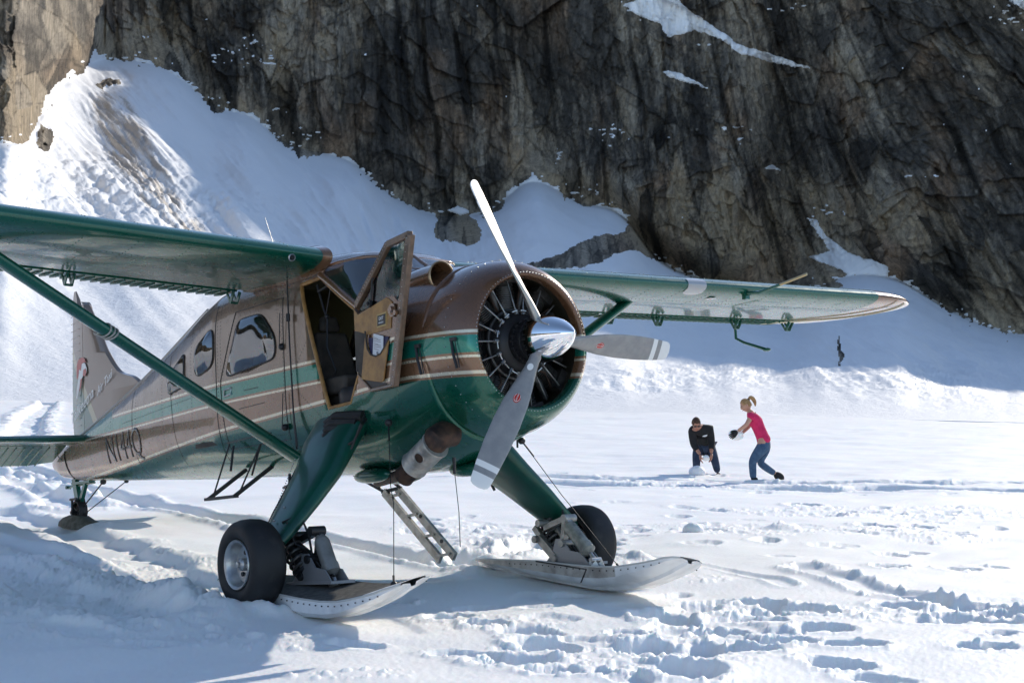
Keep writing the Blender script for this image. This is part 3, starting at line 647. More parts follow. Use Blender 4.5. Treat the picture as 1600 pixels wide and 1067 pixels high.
def cut(pl, side):
    xa, xb = min(p[0] for p in pl) - .1, max(p[0] for p in pl) + .1; za, zb = min(p[1] for p in pl) - .1, max(p[1] for p in pl) + .1
    n = len(pl)
    for i in range(n):
        fs = [f for f in bm.faces if xa < f.calc_center_median().x < xb and za < f.calc_center_median().z < zb and (side == 0 or f.calc_center_median().y * side > 0)]
        x0, z0 = pl[i]; x1, z1 = pl[(i + 1) % n]
        ge = list({e for f in fs for e in f.edges} | {v for f in fs for v in f.verts}) + fs
        bmesh.ops.bisect_plane(bm, geom=ge, plane_co=(x0, 0, z0), plane_no=(z1 - z0, 0, -(x1 - x0)), dist=1e-5)
    return [f for f in bm.faces if (side == 0 or f.calc_center_median().y * side > 0) and inpoly(f.calc_center_median().x, f.calc_center_median().z, pl)]
def edge_dist(x, z, pl):
    best = 9
    for i in range(len(pl)):
        ax_, az_ = pl[i]; bx_, bz_ = pl[(i + 1) % len(pl)]; l2 = max((bx_ - ax_) ** 2 + (bz_ - az_) ** 2, 1e-9); t = min(1, max(0, ((x - ax_) * (bx_ - ax_) + (z - az_) * (bz_ - az_)) / l2)); best = min(best, math.hypot(x - ax_ - t * (bx_ - ax_), z - az_ - t * (bz_ - az_)))
    return best
def take(faces, name, material, push=-.012, keepit=True, bulge=None):
    me = None
    if keepit:
        b2 = bmesh.new(); vm = {}
        for f in faces:
            vs_ = []
            for v in f.verts:
                if v not in vm: vm[v] = b2.verts.new(v.co + v.normal * push - B0)
                vs_.append(vm[v])
            b2.faces.new(vs_)
        if bulge:
            bmesh.ops.subdivide_edges(b2, edges=b2.edges[:], cuts=2, use_grid_fill=True)
            for v in b2.verts:
                d_ = min(1, edge_dist(v.co.x + B0[0], v.co.z + B0[2], bulge) / .17); v.co.y += math.copysign(.055 * (1 - (1 - d_) ** 2), v.co.y)
        b2.normal_update()
        for f in b2.faces:
            c = f.calc_center_median() + B0
            if f.normal.dot(Vector((.25, c.y, c.z - .1))) < 0: f.normal_flip()
        me = bpy.data.meshes.new(name); b2.to_mesh(me); b2.free(); me.materials.append(material); me.shade_smooth()
    bmesh.ops.delete(bm, geom=faces, context='FACES')
    return me
bm.normal_update()
glass_me = []
for side in (-1, 1):
    for pl in (WIN1, WIN2, WIN3):
        glass_me.append(('cabin_window', take(cut(pl, side), 'cabin_window', M_glass, -.010, True, pl)))
take(cut(DOOR, -1), 'x', None, 0, False)
glass_me.append(('windshield', take(cut(WSH, 0), 'windshield', M_glass, -.006)))
bmesh.ops.recalc_face_normals(bm, faces=bm.faces)
me = bpy.data.meshes.new('fuselage'); 
for v in bm.verts: v.co -= B0
bm.to_mesh(me); bm.free()
me.materials.append(M_liv); me.materials.append(M_olive); me.shade_smooth(); me.set_sharp_from_angle(angle=R(50))
fus = bpy.data.objects.new('fuselage', me); COL.objects.link(fus); fus.parent = plane
sm = fus.modifiers.new('skin', 'SOLIDIFY'); sm.thickness = .022; sm.offset = -1; sm.material_offset = 1; sm.material_offset_rim = 0
for nm, me in glass_me:
    o = bpy.data.objects.new(nm, me); COL.objects.link(o); o.parent = plane
    if nm == 'cabin_window': o.parent = fus
def trim(pl, side, r, material, name, parent, out_=.004, flat=1.):
    m_ = MB(); pts = []
    n = len(pl)
    for i in range(n):
        x0, z0 = pl[i]; x1, z1 = pl[(i + 1) % n]; k = max(1, int(math.hypot(x1 - x0, z1 - z0) / .06))
        for j in range(k):
            t = j / k; x = x0 + (x1 - x0) * t; z = z0 + (z1 - z0) * t; pts.append((x, side * (surf_y(x, z) + out_), z))
    pts.append(pts[0]); m_.tube(pts, r, 8, cap=False, flat=flat); return P(m_, name, material, parent)
for side in (-1, 1):
    for pl in (WIN1, WIN2, WIN3): trim(pl, side, .009, M_dark, 'window_seal', fus)
# wooden-coloured door jamb and the pillars of the windshield
trim(DOOR, -1, .017, M_ochre, 'door_jamb', fus, -.012)
m_ = MB()
def sp(x, z, s=1, o=.0): return (x, s * (surf_y(x, z) + o), z)
for s in (-1, 1):
    m_.tube([sp(-1.47, .43, s), sp(-1.66, .55, s), sp(-1.85, .67, s), sp(-2.05, .78, s)], .030, 10)
    m_.tube([sp(-2.04, .79, s), sp(-1.98, .845, s), sp(-1.85, .850, s), sp(-1.70, .853, s), sp(-1.60, .854, s), sp(-1.56, .8545, s), sp(-1.545, .8548, s), (-1.53, 0, .86)], .020, 10)
    m_.tube([sp(-1.49, .44, s), (-1.46, s * .5, surf_z(-1.44, .52)), (-1.36, s * .3, surf_z(-1.36, .3) + .0), (-1.28, 0, .715)], .022, 10)
P(m_, 'windshield_frame', M_bronze, fus)
m_ = MB(); m_.tube([(-1.27, 0, .71), (-1.42, 0, .80), (-1.54, 0, .875)], .022, 10); P(m_, 'centre_post', M_bronze, fus)
# rivet lines, panel joints (fine dark dashes and rows of small domes, one mesh)
m_ = MB()
def rivets(p0, p1, step=.032, r=.0044, s=-1):
    n = int(math.hypot(p1[0] - p0[0], p1[1] - p0[1]) / step)
    for i in range(n + 1):
        t = i / max(n, 1); x = p0[0] + (p1[0] - p0[0]) * t; z = p0[1] + (p1[1] - p0[1]) * t; y = s * surf_y(x, z)
        m_.add([(x - r, y, z - r), (x + r, y, z - r), (x + r, y, z + r), (x - r, y, z + r), (x, y + s * r * .8, z)], [(0, 1, 4), (1, 2, 4), (2, 3, 4), (3, 0, 4)])
for x in (-2.5, -2.62, -3.72, -3.78): rivets((x, .8), (x, -.6))
for x in (-4.4, -5.2, -6.0, -6.8, -7.5): rivets((x, sect(x)[1] * .8), (x, sect(x)[2] * .8))
rivets((-2.4, .82), (-3.9, .78)); rivets((-1.9, -.38), (-.9, -.42)); rivets((-2.5, -.45), (-3.8, -.45)); rivets((-2.6, .5), (-2.3, .62)); rivets((-2.5, .0), (-2.2, .3)); rivets((-2.5, -.05), (-2.0, -.42))
rivets((-.9, -.09), (-.62, -.09)); rivets((-3.8, .05), (-6.4, -.02)); rivets((-1.0, .5), (-.95, -.6)); rivets((-1.5, -.35), (-1.35, -.6)); rivets((-2.72, .66), (-2.62, .3)); rivets((-3.4, .68), (-3.0, .68)); rivets((-3.72, .1), (-3.42, .66))
P(m_, 'rivet', mat('rivet_paint', (.02, .022, .02), .4, .3), fus, smooth=False, kind='stuff')
# doors' outlines: cabin door seam, handle slot, drip rails
def seam(pts, r=.0035):
    m_ = MB()
    pp = []
    for (x0, z0), (x1, z1) in zip(pts[:-1], pts[1:]):
        k = max(1, int(math.hypot(x1 - x0, z1 - z0) / .08))
        for j in range(k): t = j / k; x = x0 + (x1 - x0) * t; z = z0 + (z1 - z0) * t; pp.append((x, -surf_y(x, z) - .001, z))
    x, z = pts[-1]; pp.append((x, -surf_y(x, z) - .001, z)); m_.tube(pp, r, 6); P(m_, 'panel_joint', M_dark, fus)
seam([(-2.60, .68), (-2.60, -.50), (-3.68, -.50), (-3.74, .1), (-3.42, .68), (-2.60, .68)])
seam([(-4.85, -.62), (-5.0, .5)], .002); seam([(-3.82, .8), (-3.82, -.6)]); seam([(-6.1, .35), (-6.1, -.5)], .002); seam([(-2.9, -.42), (-3.72, -.44)], .006)
seam([(-3.05, -.02), (-3.3, -.02)], .003); seam([(-2.95, -.16), (-3.4, -.17)], .003); seam([(-8.42, -.15), (-8.3, -.47)], .01)
m_ = MB(); y = -surf_y(-3.6, .0) - .004
m_.tube([(-3.66, y, .02), (-3.53, y, .03), (-3.53, y, -.025), (-3.66, y, -.035), (-3.66, y, .02)], .008, 8); P(m_, 'door_handle', M_alu, fus)
for (x, z) in ((-2.62, .27), (-2.62, -.4)):
    m_ = MB(); m_.sphere((x, -.615, z), .03, 8); m_.tube([(x + .0, -.64, z), (x + .03, -.64, z + .28)], .004, 6); P(m_, 'hinge', M_dark, fus)
m_ = MB(); m_.tube([(-2.47, -.63, .90), (-2.46, -.635, .3), (-2.43, -.64, -.35), (-2.40, -.64, -.60)], .007, 8); m_.tube([(-2.46, -.64, .52), (-2.46, -.64, .46)], .018, 8); m_.tube([(-2.42, -.645, -.3), (-2.38, -.645, -.58)], .006, 6)
P(m_, 'cable', M_dark)
# dorsal light edge strip
m_ = MB()
for s in (-1,): m_.tube([(x, s * surf_y(x, surf_z(x, sect(x)[0] * .72)), surf_z(x, sect(x)[0] * .72)) for x in np.linspace(-4.3, -8.1, 20)], .016, 8)
P(m_, 'edge_strip', mat('pale_edge', (.36, .33, .29), .35, .3, .5), fus)
# ---- cabin interior
m_ = MB(); m_.box((-2.9, 0, -.42), (2.9, 1.1, .04)); m_.box((-4.3, 0, .1), (.04, .95, 1.1)); P(m_, 'cabin_floor', M_seat, fus)
m_ = MB(); m_.box((-1.50, 0, .30), (.10, 1.12, .34)); m_.box((-1.46, 0, -.1), (.05, 1.1, .7)); P(m_, 'instrument_panel', M_dark, fus, bevel=.01)
m_ = MB(); m_.tube([(-1.5, -.28, .28), (-1.74, -.28, .30)], .018, 8); m_.tube([(-1.75, -.42, .38), (-1.76, -.42, .26), (-1.76, -.28, .22), (-1.76, -.14, .26), (-1.75, -.14, .38)], .016, 8); P(m_, 'control_yoke', M_dark, fus)
for y0, x0 in ((-.3, -2.28), (.3, -2.28), (-.3, -3.3), (.3, -3.3)):
    m_ = MB(); m_.box((x0 + .22, y0, -.12), (.46, .44, .14)); m_.beam((x0, y0, -.1), (x0 - .09, y0, .36), .40, .10, up=(1, 0, 0), w1=.30, h1=.08); m_.beam((x0 - .09, y0, .37), (x0 - .11, y0, .50), .20, .07, up=(1, 0, 0), w1=.16); m_.box((x0 + .2, y0, -.3), (.3, .3, .24)); P(m_, 'seat', M_seat, fus, bevel=.03)
m_ = MB(); m_.box((-2.15, .585, .05), (1.0, .01, .8)); P(m_, 'cabin_lining', mat('lining_light', (.5, .45, .28), .7), fus)
m_ = MB(); m_.box((-2.75, 0, .93), (1.3, 1.0, .02)); P(m_, 'headliner', mat('headliner', (.55, .52, .42), .8), fus)
m_ = MB(); m_.tube([(-2.18, -.52, .72), (-2.12, -.5, .5), (-2.08, -.5, .42), (-2.1, -.5, .2), (-1.98, -.5, .0), (-2.05, -.5, -.08)], .009, 6); m_.tube([(-2.0, -.5, .7), (-2.1, -.5, .46)], .005, 6); m_.tube([(-2.15, -.53, .66), (-1.98, -.53, .69)], .012, 6); m_.sphere((-2.085, -.5, .45), .02, 6)
P(m_, 'headset_cable', M_dark, fus)
m_ = MB(); m_.tube([(-2.12, -.56, .02), (-2.04, -.56, -.16)], .008, 6); m_.sphere((-2.13, -.57, .06), .025, 6); P(m_, 'seat_lever', M_alu, fus)
m_ = MB(); m_.lathe((-1.78, -.42, -.36), (0, 0, 1), [(0, .12), (.08, .16), (.16, .165), (.20, .14), (.2, 0)], 20); P(m_, 'seat_pan', M_dark, fus)

# ---- cowling: ring with open front, inner lip
prof = [(-.60, .648), (-.50, .650), (-.38, .642), (-.28, .622), (-.20, .592), (-.14, .555), (-.11, .520), (-.105, .500), (-.115, .485), (-.14, .476), (-.18, .474)]
rings = []
for x, r_ in prof:
    k = float(np.interp(x, [-.6, -.14], [1, 0])); rg = []
    for i in range(96):
        t = 2 * pi * i / 96; c, s = cos(t), sin(t); rz = r_ * (1 + (.0 if s > 0 else .06 * k * abs(s)))
        rg.append((x, r_ * c * (1 - .008 * k), rz * s))
    rings.append(rg)
m_ = MB(); m_.loft(rings, True, (False, False)); cowl = P(m_, 'cowling', M_liv)
m_ = MB(); m_.loft([[(x, q[1] * s_, q[2] * s_) for q in rings[k_]] for x, s_, k_ in ((-.18, 1., -1), (-.30, 1.12, -1), (-.56, 1.2, -1))], True, (False, False)); P(m_, 'cowl_lining', mat('cowl_inner', (.05, .045, .03), .5, .3), cowl)
m_ = MB()
for i in range(110):
    t = 2 * pi * i / 110; m_.sphere((-.108, .508 * cos(t), .508 * sin(t)), .0045, 4)
    if i % 2 == 0: m_.sphere((-.32, .634 * cos(t), .634 * sin(t)), .0045, 4)
P(m_, 'cowl_rivet', M_alu, cowl, kind='stuff')
for x, yy in ((-.62, -.655), (-.24, -.615)):
    m_ = MB()
    m_.tube([(x - .02, yy, .0), (x, yy - .006, -.09), (x + .03, yy, -.2)], .011, 8); m_.tube([(x + .02, yy, .0), (x + .06, yy, -.2)], .004, 6); m_.box((x, yy, 0.01), (.06, .02, .025)); P(m_, 'latch', M_dark, cowl)
# ---- engine
M_cyl = worn(mat('cylinder_metal', (.08, .08, .08), .45, .6), (.11, .105, .10), (.04, .04, .04), 12)
M_rod = worn(mat('rod', (.3, .3, .3), .4, .8), (.34, .34, .33), (.10, .10, .10), 9)
eng = MB(); eng.lathe((-.5, 0, 0), (1, 0, 0), [(0, .33), (.10, .33), (.13, .27), (.20, .245), (.25, .235), (.29, .19), (.34, .15), (.42, .13), (.42, 0)], 40); engine = P(eng, 'engine', M_dark)
m_ = MB(); m_.lathe((-.56, 0, 0), (1, 0, 0), [(0, .62), (.01, .0)], 40); P(m_, 'engine_baffle', mat('baffle_black', (.008, .008, .008), .8), engine)  # even near-black disc closing the cowl behind the cylinders
for k in range(9):
    t = 2 * pi * k / 9 + pi / 2; d = Vector((0, cos(t), sin(t))); 
    m_ = MB(); m_.lathe((-.42, 0, 0), d, [(.24, .07)] + [q for j in range(12) for q in ((.25 + j * .016, .088), (.257 + j * .016, .088), (.258 + j * .016, .072), (.265 + j * .016, .072))] + [(.45, .085), (.52, .07), (.53, 0)], 20)
    c = Vector((-.36, 0, 0)) + d * .50; m_.box(c, (.10, .16, .06), Matrix((Vector((1, 0, 0)), Vector((0, -d.z, d.y)), d)).transposed()); P(m_, 'cylinder', M_cyl, engine)
    for s in (-1, 1):
        a = t + s * .14; b = t + s * .17
        m_ = MB(); m_.tube([(-.235, .23 * cos(a), .23 * sin(a)), (-.26, .47 * cos(b), .47 * sin(b))], .0065, 8); m_.tube([(-.232, .215 * cos(a), .215 * sin(a)), (-.237, .25 * cos(a), .25 * sin(a))], .016, 8); P(m_, 'pushrod_tube', M_rod, engine)
for k in range(18):
    m_ = MB(); a0 = 2 * pi * k / 18; pts = [(-.21, .24 * cos(a0 + j * .07), .24 * sin(a0 + j * .07)) for j in range(4)]; m_.tube(pts, .006, 6); P(m_, 'ignition_lead', M_alu, engine)
for k in range(9):
    t = 2 * pi * k / 9 + pi / 2 + pi / 9; m_ = MB(); m_.tube([(-.40, .24 * cos(t), .24 * sin(t)), (-.36, .36 * cos(t + .05), .36 * sin(t + .05)), (-.38, .50 * cos(t), .50 * sin(t))], .028, 10); P(m_, 'intake_pipe', M_cyl, engine)
    t += .12; m_ = MB(); m_.tube([(-.33, .26 * cos(t), .26 * sin(t)), (-.30, .33 * cos(t + .10), .33 * sin(t + .10)), (-.33, .46 * cos(t + .02), .46 * sin(t + .02))], .008, 6); P(m_, 'spark_lead', M_rust, engine)
m_ = MB(); m_.tube([(-.30, .255 * cos(a_), .255 * sin(a_)) for a_ in [2 * pi * k / 48 for k in range(49)]], .014, 8, cap=False); P(m_, 'ignition_ring', M_cyl, engine)
m_ = MB(); m_.lathe((-.22, 0, 0), (1, 0, 0), [(0, .16), (.08, .17), (.16, .165), (.17, .16)], 40)
m_.lathe((-.05, 0, 0), (1, 0, 0), [(0, .165), (.02, .168), (.05, .16), (.05, .0)], 40); P(m_, 'propeller_hub', mat('hub_black', (.015, .015, .017), .25, .2, .6))
m_ = MB(); m_.lathe((0.0, 0, 0), (1, 0, 0), [(-.005, .172), (.01, .172), (.06, .168), (.12, .155), (.18, .135), (.24, .107), (.29, .077), (.33, .045), (.355, .018), (.365, 0.002)], 56); P(m_, 'spinner', M_chrome)
# ---- propeller blades
TH0 = R(-27.5)
def blade(th, idx):
    rad = Vector((0, sin(th), cos(th))); tan_ = Vector((0, -cos(th), sin(th))); ax = Vector((1, 0, 0))
    def sec(r, c, thk, beta, cx=0):
        cd_ = tan_ * cos(beta) + ax * sin(beta); nd = ax * cos(beta) - tan_ * sin(beta)
        pts = []
        for k in range(20):
            a = 2 * pi * k / 20; u_ = cos(a) * c / 2; v_ = sin(a) * thk / 2 * (1 if sin(a) > 0 else .5)
            pts.append(Vector((.03, 0, 0)) + rad * r + cd_ * (u_ + cx) + nd * v_)
        return pts
    spec = [(.13, .09, .09, 62), (.20, .085, .085, 60), (.28, .10, .075, 55), (.40, .145, .055, 49), (.55, .185, .038, 43), (.72, .20, .028, 37), (.90, .195, .021, 32), (1.02, .18, .017, 29)]
    tip = [(1.055, .175, .016, 28), (1.10, .168, .015, 27.5), (1.145, .158, .014, 27)]
    end = [(1.20, .148, .012, 26.5), (1.226, .128, .011, 26), (1.240, .085, .008, 26), (1.245, .03, .005, 26)]
    allp = spec + tip + end
    S = lambda q: sec(q[0], q[1], q[2], R(q[3]))
    m_ = MB()
    R_ = [S(q) for q in allp]
    bl = MB(); mats = [M_blade, M_white, M_bladeback]
    for i in range(len(R_) - 1):
        mi = 1 if (allp[i][0] in (1.055,) or allp[i][0] >= 1.145) else 0
        if idx == 0 and mi == 0: mi = 2
        bl.loft([R_[i], R_[i + 1]], True, (i == 0, i == len(R_) - 2), mi)
    bm_ = P(bl, 'propeller_blade', mats)
    me = bm_.data; b_ = bmesh.new(); b_.from_mesh(me); bmesh.ops.remove_doubles(b_, verts=b_.verts, dist=1e-5); bmesh.ops.recalc_face_normals(b_, faces=b_.faces); b_.to_mesh(me); b_.free(); me.shade_smooth()
    # oval maker's badge at mid span, on the camera-facing side
    beta = R(43); cd_ = tan_ * cos(beta) + ax * sin(beta); nd = ax * cos(beta) - tan_ * sin(beta)
    o = Vector((.03, 0, 0)) + rad * .52 + nd * .0195
    for rr_, mm, nm, h in ((1.0, M_red, 'badge', .0), (.82, M_white, 'badge_ring', .0012), (.72, M_red, 'badge_field', .0024)):
        b2 = MB(); b2.prism([o + nd * h + rad * (.042 * rr_ * cos(a)) + cd_ * (.027 * rr_ * sin(a)) for a in [2 * pi * k / 24 for k in range(24)]], nd * .001); P(b2, nm, mm, bm_, smooth=False)
    text_('HARTZELL', .014, o + nd * .0045 - rad * .033 + cd_ * .005, rad, -cd_, M_white, bm_, 'badge_lettering')
    if idx == 2:
        o2 = Vector((.03, 0, 0)) + rad * .27 + nd * .04; b2 = MB(); b2.prism([o2 + rad * (.028 * cos(a)) + cd_ * (.022 * sin(a)) for a in [2 * pi * k / 24 for k in range(24)]], nd * .003); P(b2, 'badge', M_white, bm_, smooth=False)
    return bm_
def text_(body, size, o, xd, yd, material, parent, name, shear=0., ext=.0006, offs=0.):
    cu = bpy.data.curves.new(name, 'FONT'); cu.body = body; cu.size = size; cu.shear = shear; cu.extrude = ext; cu.offset = offs; cu.resolution_u = 3
    t = bpy.data.objects.new(name, cu); COL.objects.link(t); bpy.context.view_layer.update()
    me = bpy.data.meshes.new_from_object(t.evaluated_get(bpy.context.evaluated_depsgraph_get())); bpy.data.objects.remove(t)
    xd = Vector(xd).normalized(); yd = Vector(yd).normalized(); zd = xd.cross(yd); o = Vector(o)
    for v in me.vertices: v.co = o + xd * v.co.x + yd * v.co.y + zd * v.co.z - B0
    me.materials.clear(); me.materials.append(material)
    ob = bpy.data.objects.new(name, me); COL.objects.link(ob); ob.parent = parent; return ob
for i in range(3): blade(TH0 + i * 2 * pi / 3, i)

# ---- wings
CH = 1.588
def airfoil(n=26):
    up, lo = [], []
    for i in range(n + 1):
        x = .5 * (1 - cos(pi * i / n)); yt = 5 * .15 * (.2969 * math.sqrt(x) - .126 * x - .3516 * x * x + .2843 * x ** 3 - .1015 * x ** 4)
        cz = .02 * (4 * x * (1 - x)); up.append((x, cz + yt)); lo.append((x, cz - yt * .92))
    return up, lo
UP, LO = airfoil()
def wing_z(y): return .872 + (.012 if y > 0 else .048) * abs(y)
def wpt(c, t, y, le=0., ch=CH, zo=0): return (-1.87 - le - c * ch, y, wing_z(y) + zo + t * ch - .045 * c * ch)
def wing(s):
    stations = [(.60, 0, 1., 0), (.75, 0, 1, 0), (2, 0, 1, 0), (3.5, 0, 1, 0), (5, 0, 1, 0), (6.35, 0, 1, 0)]
    tips = [(6.35, 0, 1., 0), (6.6, .02, .965, 0), (6.85, .075, .89, 0), (7.05, .16, .77, 0), (7.24, .27, .61, 0), (7.37, .39, .44, 0), (7.45, .50, .24, 0)]
    cut_ = .80
    def sect_(y, le, f, z0, c0=0, c1=1):
        ch = CH * f; u = [(x, z) for x, z in UP if c0 <= x <= c1 + 1e-6]; l = [(x, z) for x, z in LO if c0 <= x <= c1 + 1e-6]
        return [wpt(x, z * (f ** .6 if f < 1 else 1), s * y, le, ch, z0) for x, z in u[::-1]] + [wpt(x, z * (f ** .6 if f < 1 else 1), s * y, le, ch, z0) for x, z in l[1:]]
    m_ = MB(); m_.loft([sect_(*q, 0, cut_) for q in stations], True, (True, True)); wg = P(m_, 'wing', M_green, angle=60)
    m_ = MB()
    R_ = [sect_(*q, 0, 1) for q in tips]
    m_.loft(R_, True, (True, True)); P(m_, 'wing_tip', M_bronze, wg, angle=60)
    # cream stripe sweeping round the tip, a strip proud of the skin
    m_ = MB(); pts = []
    for x in np.linspace(0.02, .95, 24):
        y = 6.42 + .42 * (1 - x) ** 1.0 - .9 * max(0, x - .45) ** 1.4; z = np.interp(x, [p[0] for p in LO], [p[1] for p in LO])
        pts.append((wpt(x, z, s * y, 0, CH, -.012)))
    m_.tube(pts, .013, 6, flat=.25); P(m_, 'tip_stripe', M_cream, wg)
    # flap and aileron with corrugated skins
    zt = [z for x, z in UP if abs(x - cut_) < .05][0]
    for nm, ya, yb in (('flap', .72, 3.55), ('aileron', 3.60, 6.33)):
        m_ = MB(); rr_ = []
        for y in (ya, yb):
            rr_.append([wpt(.812, .034, s * y), wpt(.9, .022, s * y), wpt(1.0, .004, s * y), wpt(1.0, -.003, s * y), wpt(.9, -.014, s * y), wpt(.812, -.022, s * y)])
        m_.loft(rr_, True, (True, True))
        fl = P(m_, nm, M_green, wg)
        n = int((yb - ya) / .088)
        for i in range(n):
            y = ya + .05 + i * (yb - ya - .05) / n; r_ = MB()
            r_.tube([wpt(.835, -.020, s * y, zo=-.004), wpt(.93, -.0135, s * y, zo=-.006), wpt(1.012, -.002, s * y, zo=-.004)], [.007, .010, .008], 6); P(r_, 'corrugation', M_green, wg)
    # hinge brackets
    for y in (.78, 2.25, 3.55, 4.25, 5.45, 6.3):
        b_ = MB(); yy = s * y
        for dy_ in (0, .06): b_.beam(wpt(.78, -.03, yy + dy_), wpt(.82, -.055, yy + dy_, zo=-.045), .010, .035, up=(1, 0, 0)); b_.beam(wpt(.82, -.055, yy + dy_, zo=-.045), wpt(.855, -.02, yy + dy_, zo=-.0), .010, .022, up=(1, 0, 0))
        b_.tube([wpt(.82, -.055, yy, zo=-.045), wpt(.82, -.055, yy + .06, zo=-.045)], .011, 6); P(b_, 'hinge_bracket', M_green, wg)
    rv = MB()
    for y in np.arange(.95, 6.3, .41):
        for x in np.linspace(.02, .30, 9):
            z = np.interp(x, [p[0] for p in LO], [p[1] for p in LO]); rv.sphere(wpt(x, z, s * y), .005, 4)
            z = np.interp(x, [p[0] for p in UP], [p[1] for p in UP]); 
            if x < .15: rv.sphere(wpt(x, z, s * y), .005, 4)
    for y in np.arange(.8, 6.3, .05): rv.sphere(wpt(.24, np.interp(.24, [p[0] for p in LO], [p[1] for p in LO]), s * y), .0045, 4)
    P(rv, 'rivet', M_green, wg, kind='stuff')
    return wg
wr = wing(-1); wl_ = wing(1)

# brown root fairing between wing and cabin roof
m_ = MB()
for s in (-1, 1):
    rr_ = []
    for y, f in ((.645, 1.01), (.62, 1.05), (.57, 1.12)):
        rr_.append([(wpt(x, z * f, s * y, le=-.02 * (f - 1) * 10)) for x, z in UP[::-1] if x < .85] + [(wpt(x, z * f, s * y, le=-.02 * (f - 1) * 10)) for x, z in LO[1:] if x < .85])
    m_.loft(rr_, True, (True, True))
P(m_, 'wing_root_fairing', M_bronze, fus)
# landing light, sticker, pitot, mass balance on the port wing, round vent on the starboard wing
def lepatch(y0, y1, name, material, wg, o=.004, c1=.10, rx=1):
    m_ = MB(); rows = []
    for k in range(7):
        y = y0 + (y1 - y0) * k / 6; q = 1 - .35 * abs(2 * k / 6 - 1) ** 3
        pts = [(x, z) for x, z in UP[::-1] if x <= c1 * .5 * q] + [(x, z) for x, z in LO[1:] if x <= c1 * q]
        pts = []
        for j in range(13):
            t = -1 + 2 * j / 12; x = (t * t) * c1 * q * (.5 if t < 0 else 1); z = np.interp(x, [p[0] for p in (UP if t < 0 else LO)], [p[1] for p in (UP if t < 0 else LO)])
            pts.append(wpt(x, z, y, le=-o, zo=(o if t < -.3 else (-o if t > .3 else 0))))
        rows.append(pts)
    m_.loft(rows, False, (False, False)); return P(m_, name, material, wg)
lepatch(3.45, 3.70, 'landing_light', mat('lens_grey', (.33, .34, .35), .15, 0, .8), wl_, c1=.085)
m_ = MB(); m_.box(wpt(.13, -.053, 3.95), (.09, .09, .004)); P(m_, 'placard', M_white, wl_); m_ = MB(); m_.lathe(wpt(.13, -.0555, 3.95), (0, 0, -1), [(0, .015), (.002, 0)], 12); P(m_, 'filler_dot', M_red, wl_)
m_ = MB(); a = Vector(wpt(.03, -.03, 4.3)); m_.tube([a, a + Vector((.18, 0, -.02)), a + Vector((.46, 0, .015))], [.022, .02, .014], 8); m_.box(a, (.05, .06, .12)); pit = P(m_, 'pitot_mast', M_green, wl_)
m_ = MB(); m_.tube([a + Vector((.46, 0, .015)), a + Vector((.80, 0, .06))], .014, 8); P(m_, 'pitot_tube', mat('brass', (.45, .36, .2), .4, .5), pit)
m_ = MB(); a = Vector(wpt(.84, -.05, 5.5)); m_.tube([a, a + Vector((0, 0, -.16)), a + Vector((.10, .02, -.22)), a + Vector((.42, .02, -.34))], [.016, .016, .016, .018], 8); m_.sphere(a + Vector((.42, .02, -.34)), .05, 8, sc3=(1, .8, .4)); P(m_, 'mass_balance', M_green, wl_)
m_ = MB(); c = Vector(wpt(.018, -.028, -.92, le=-.01)); m_.lathe(c, (1, 0, -.35), [(-.02, .0), (-.005, .018), (.006, .022), (.009, .026), (.0, .032)], 20); P(m_, 'vent_ring', M_alu, wr)
m_ = MB(); m_.lathe(c + Vector((.012, 0, -.004)), (1, 0, -.35), [(-.02, .02), (.0, .018), (.0, 0)], 20); P(m_, 'vent_opening', M_dark, wr)
# small letters seen reflected are not built; antennas
m_ = MB(); b = Vector((-2.1, -.95, .99)); m_.tube([b, b + Vector((-.10, -.02, .26))], [.0025, .0015], 6); m_.lathe(b, (0, 0, 1), [(-.01, .02), (.015, .012), (.02, 0)], 10); P(m_, 'whip_antenna', M_steel)
m_ = MB(); m_.tube([(-1.75, 0, .94), (-1.78, 0, 1.06)], .006, 6); P(m_, 'antenna', M_dark)
# ---- wing struts
for s in (-1, 1):
    a, b = Vector((-2.40, s * .66, -.66)), Vector((-2.48, s * 3.25, .85 if s > 0 else .95)); m_ = MB()
    m_.tube([a, b], .085, 20, flat=.5, up=(1, 0, 0)); st = P(m_, 'wing_strut', M_green)
    if s < 0:
        m_ = MB(); d = (b - a).normalized()
        for q in (.592, .600, .610):
            c = a + (b - a) * q; rg = []
            for k in range(17):
                t = 2 * pi * k / 16; u_ = Vector((1, 0, 0)); v_ = d.cross(u_).normalized(); rg.append(c + u_ * .092 * cos(t) + v_ * .050 * sin(t) + d * (.02 * sin(t + q * 40)))
            m_.tube(rg, .007, 6)
        c = a + (b - a) * .60; m_.tube([c + Vector((-.09, 0, -.02)), c + Vector((-.2, -.02, .02))], .014, 6); P(m_, 'tie_rope', mat('rope', (.33, .32, .30), .8), st)
    else:
        pass
    m_ = MB(); m_.prism([b + Vector((.1, -s * .05, -.02)), b + Vector((.5, -s * .1, .03)), b + Vector((-.4, -s * .1, .03)), b + Vector((-.1, -s * .05, -.02))], (0, s * .14, .0)); P(m_, 'strut_fitting', M_green, st)
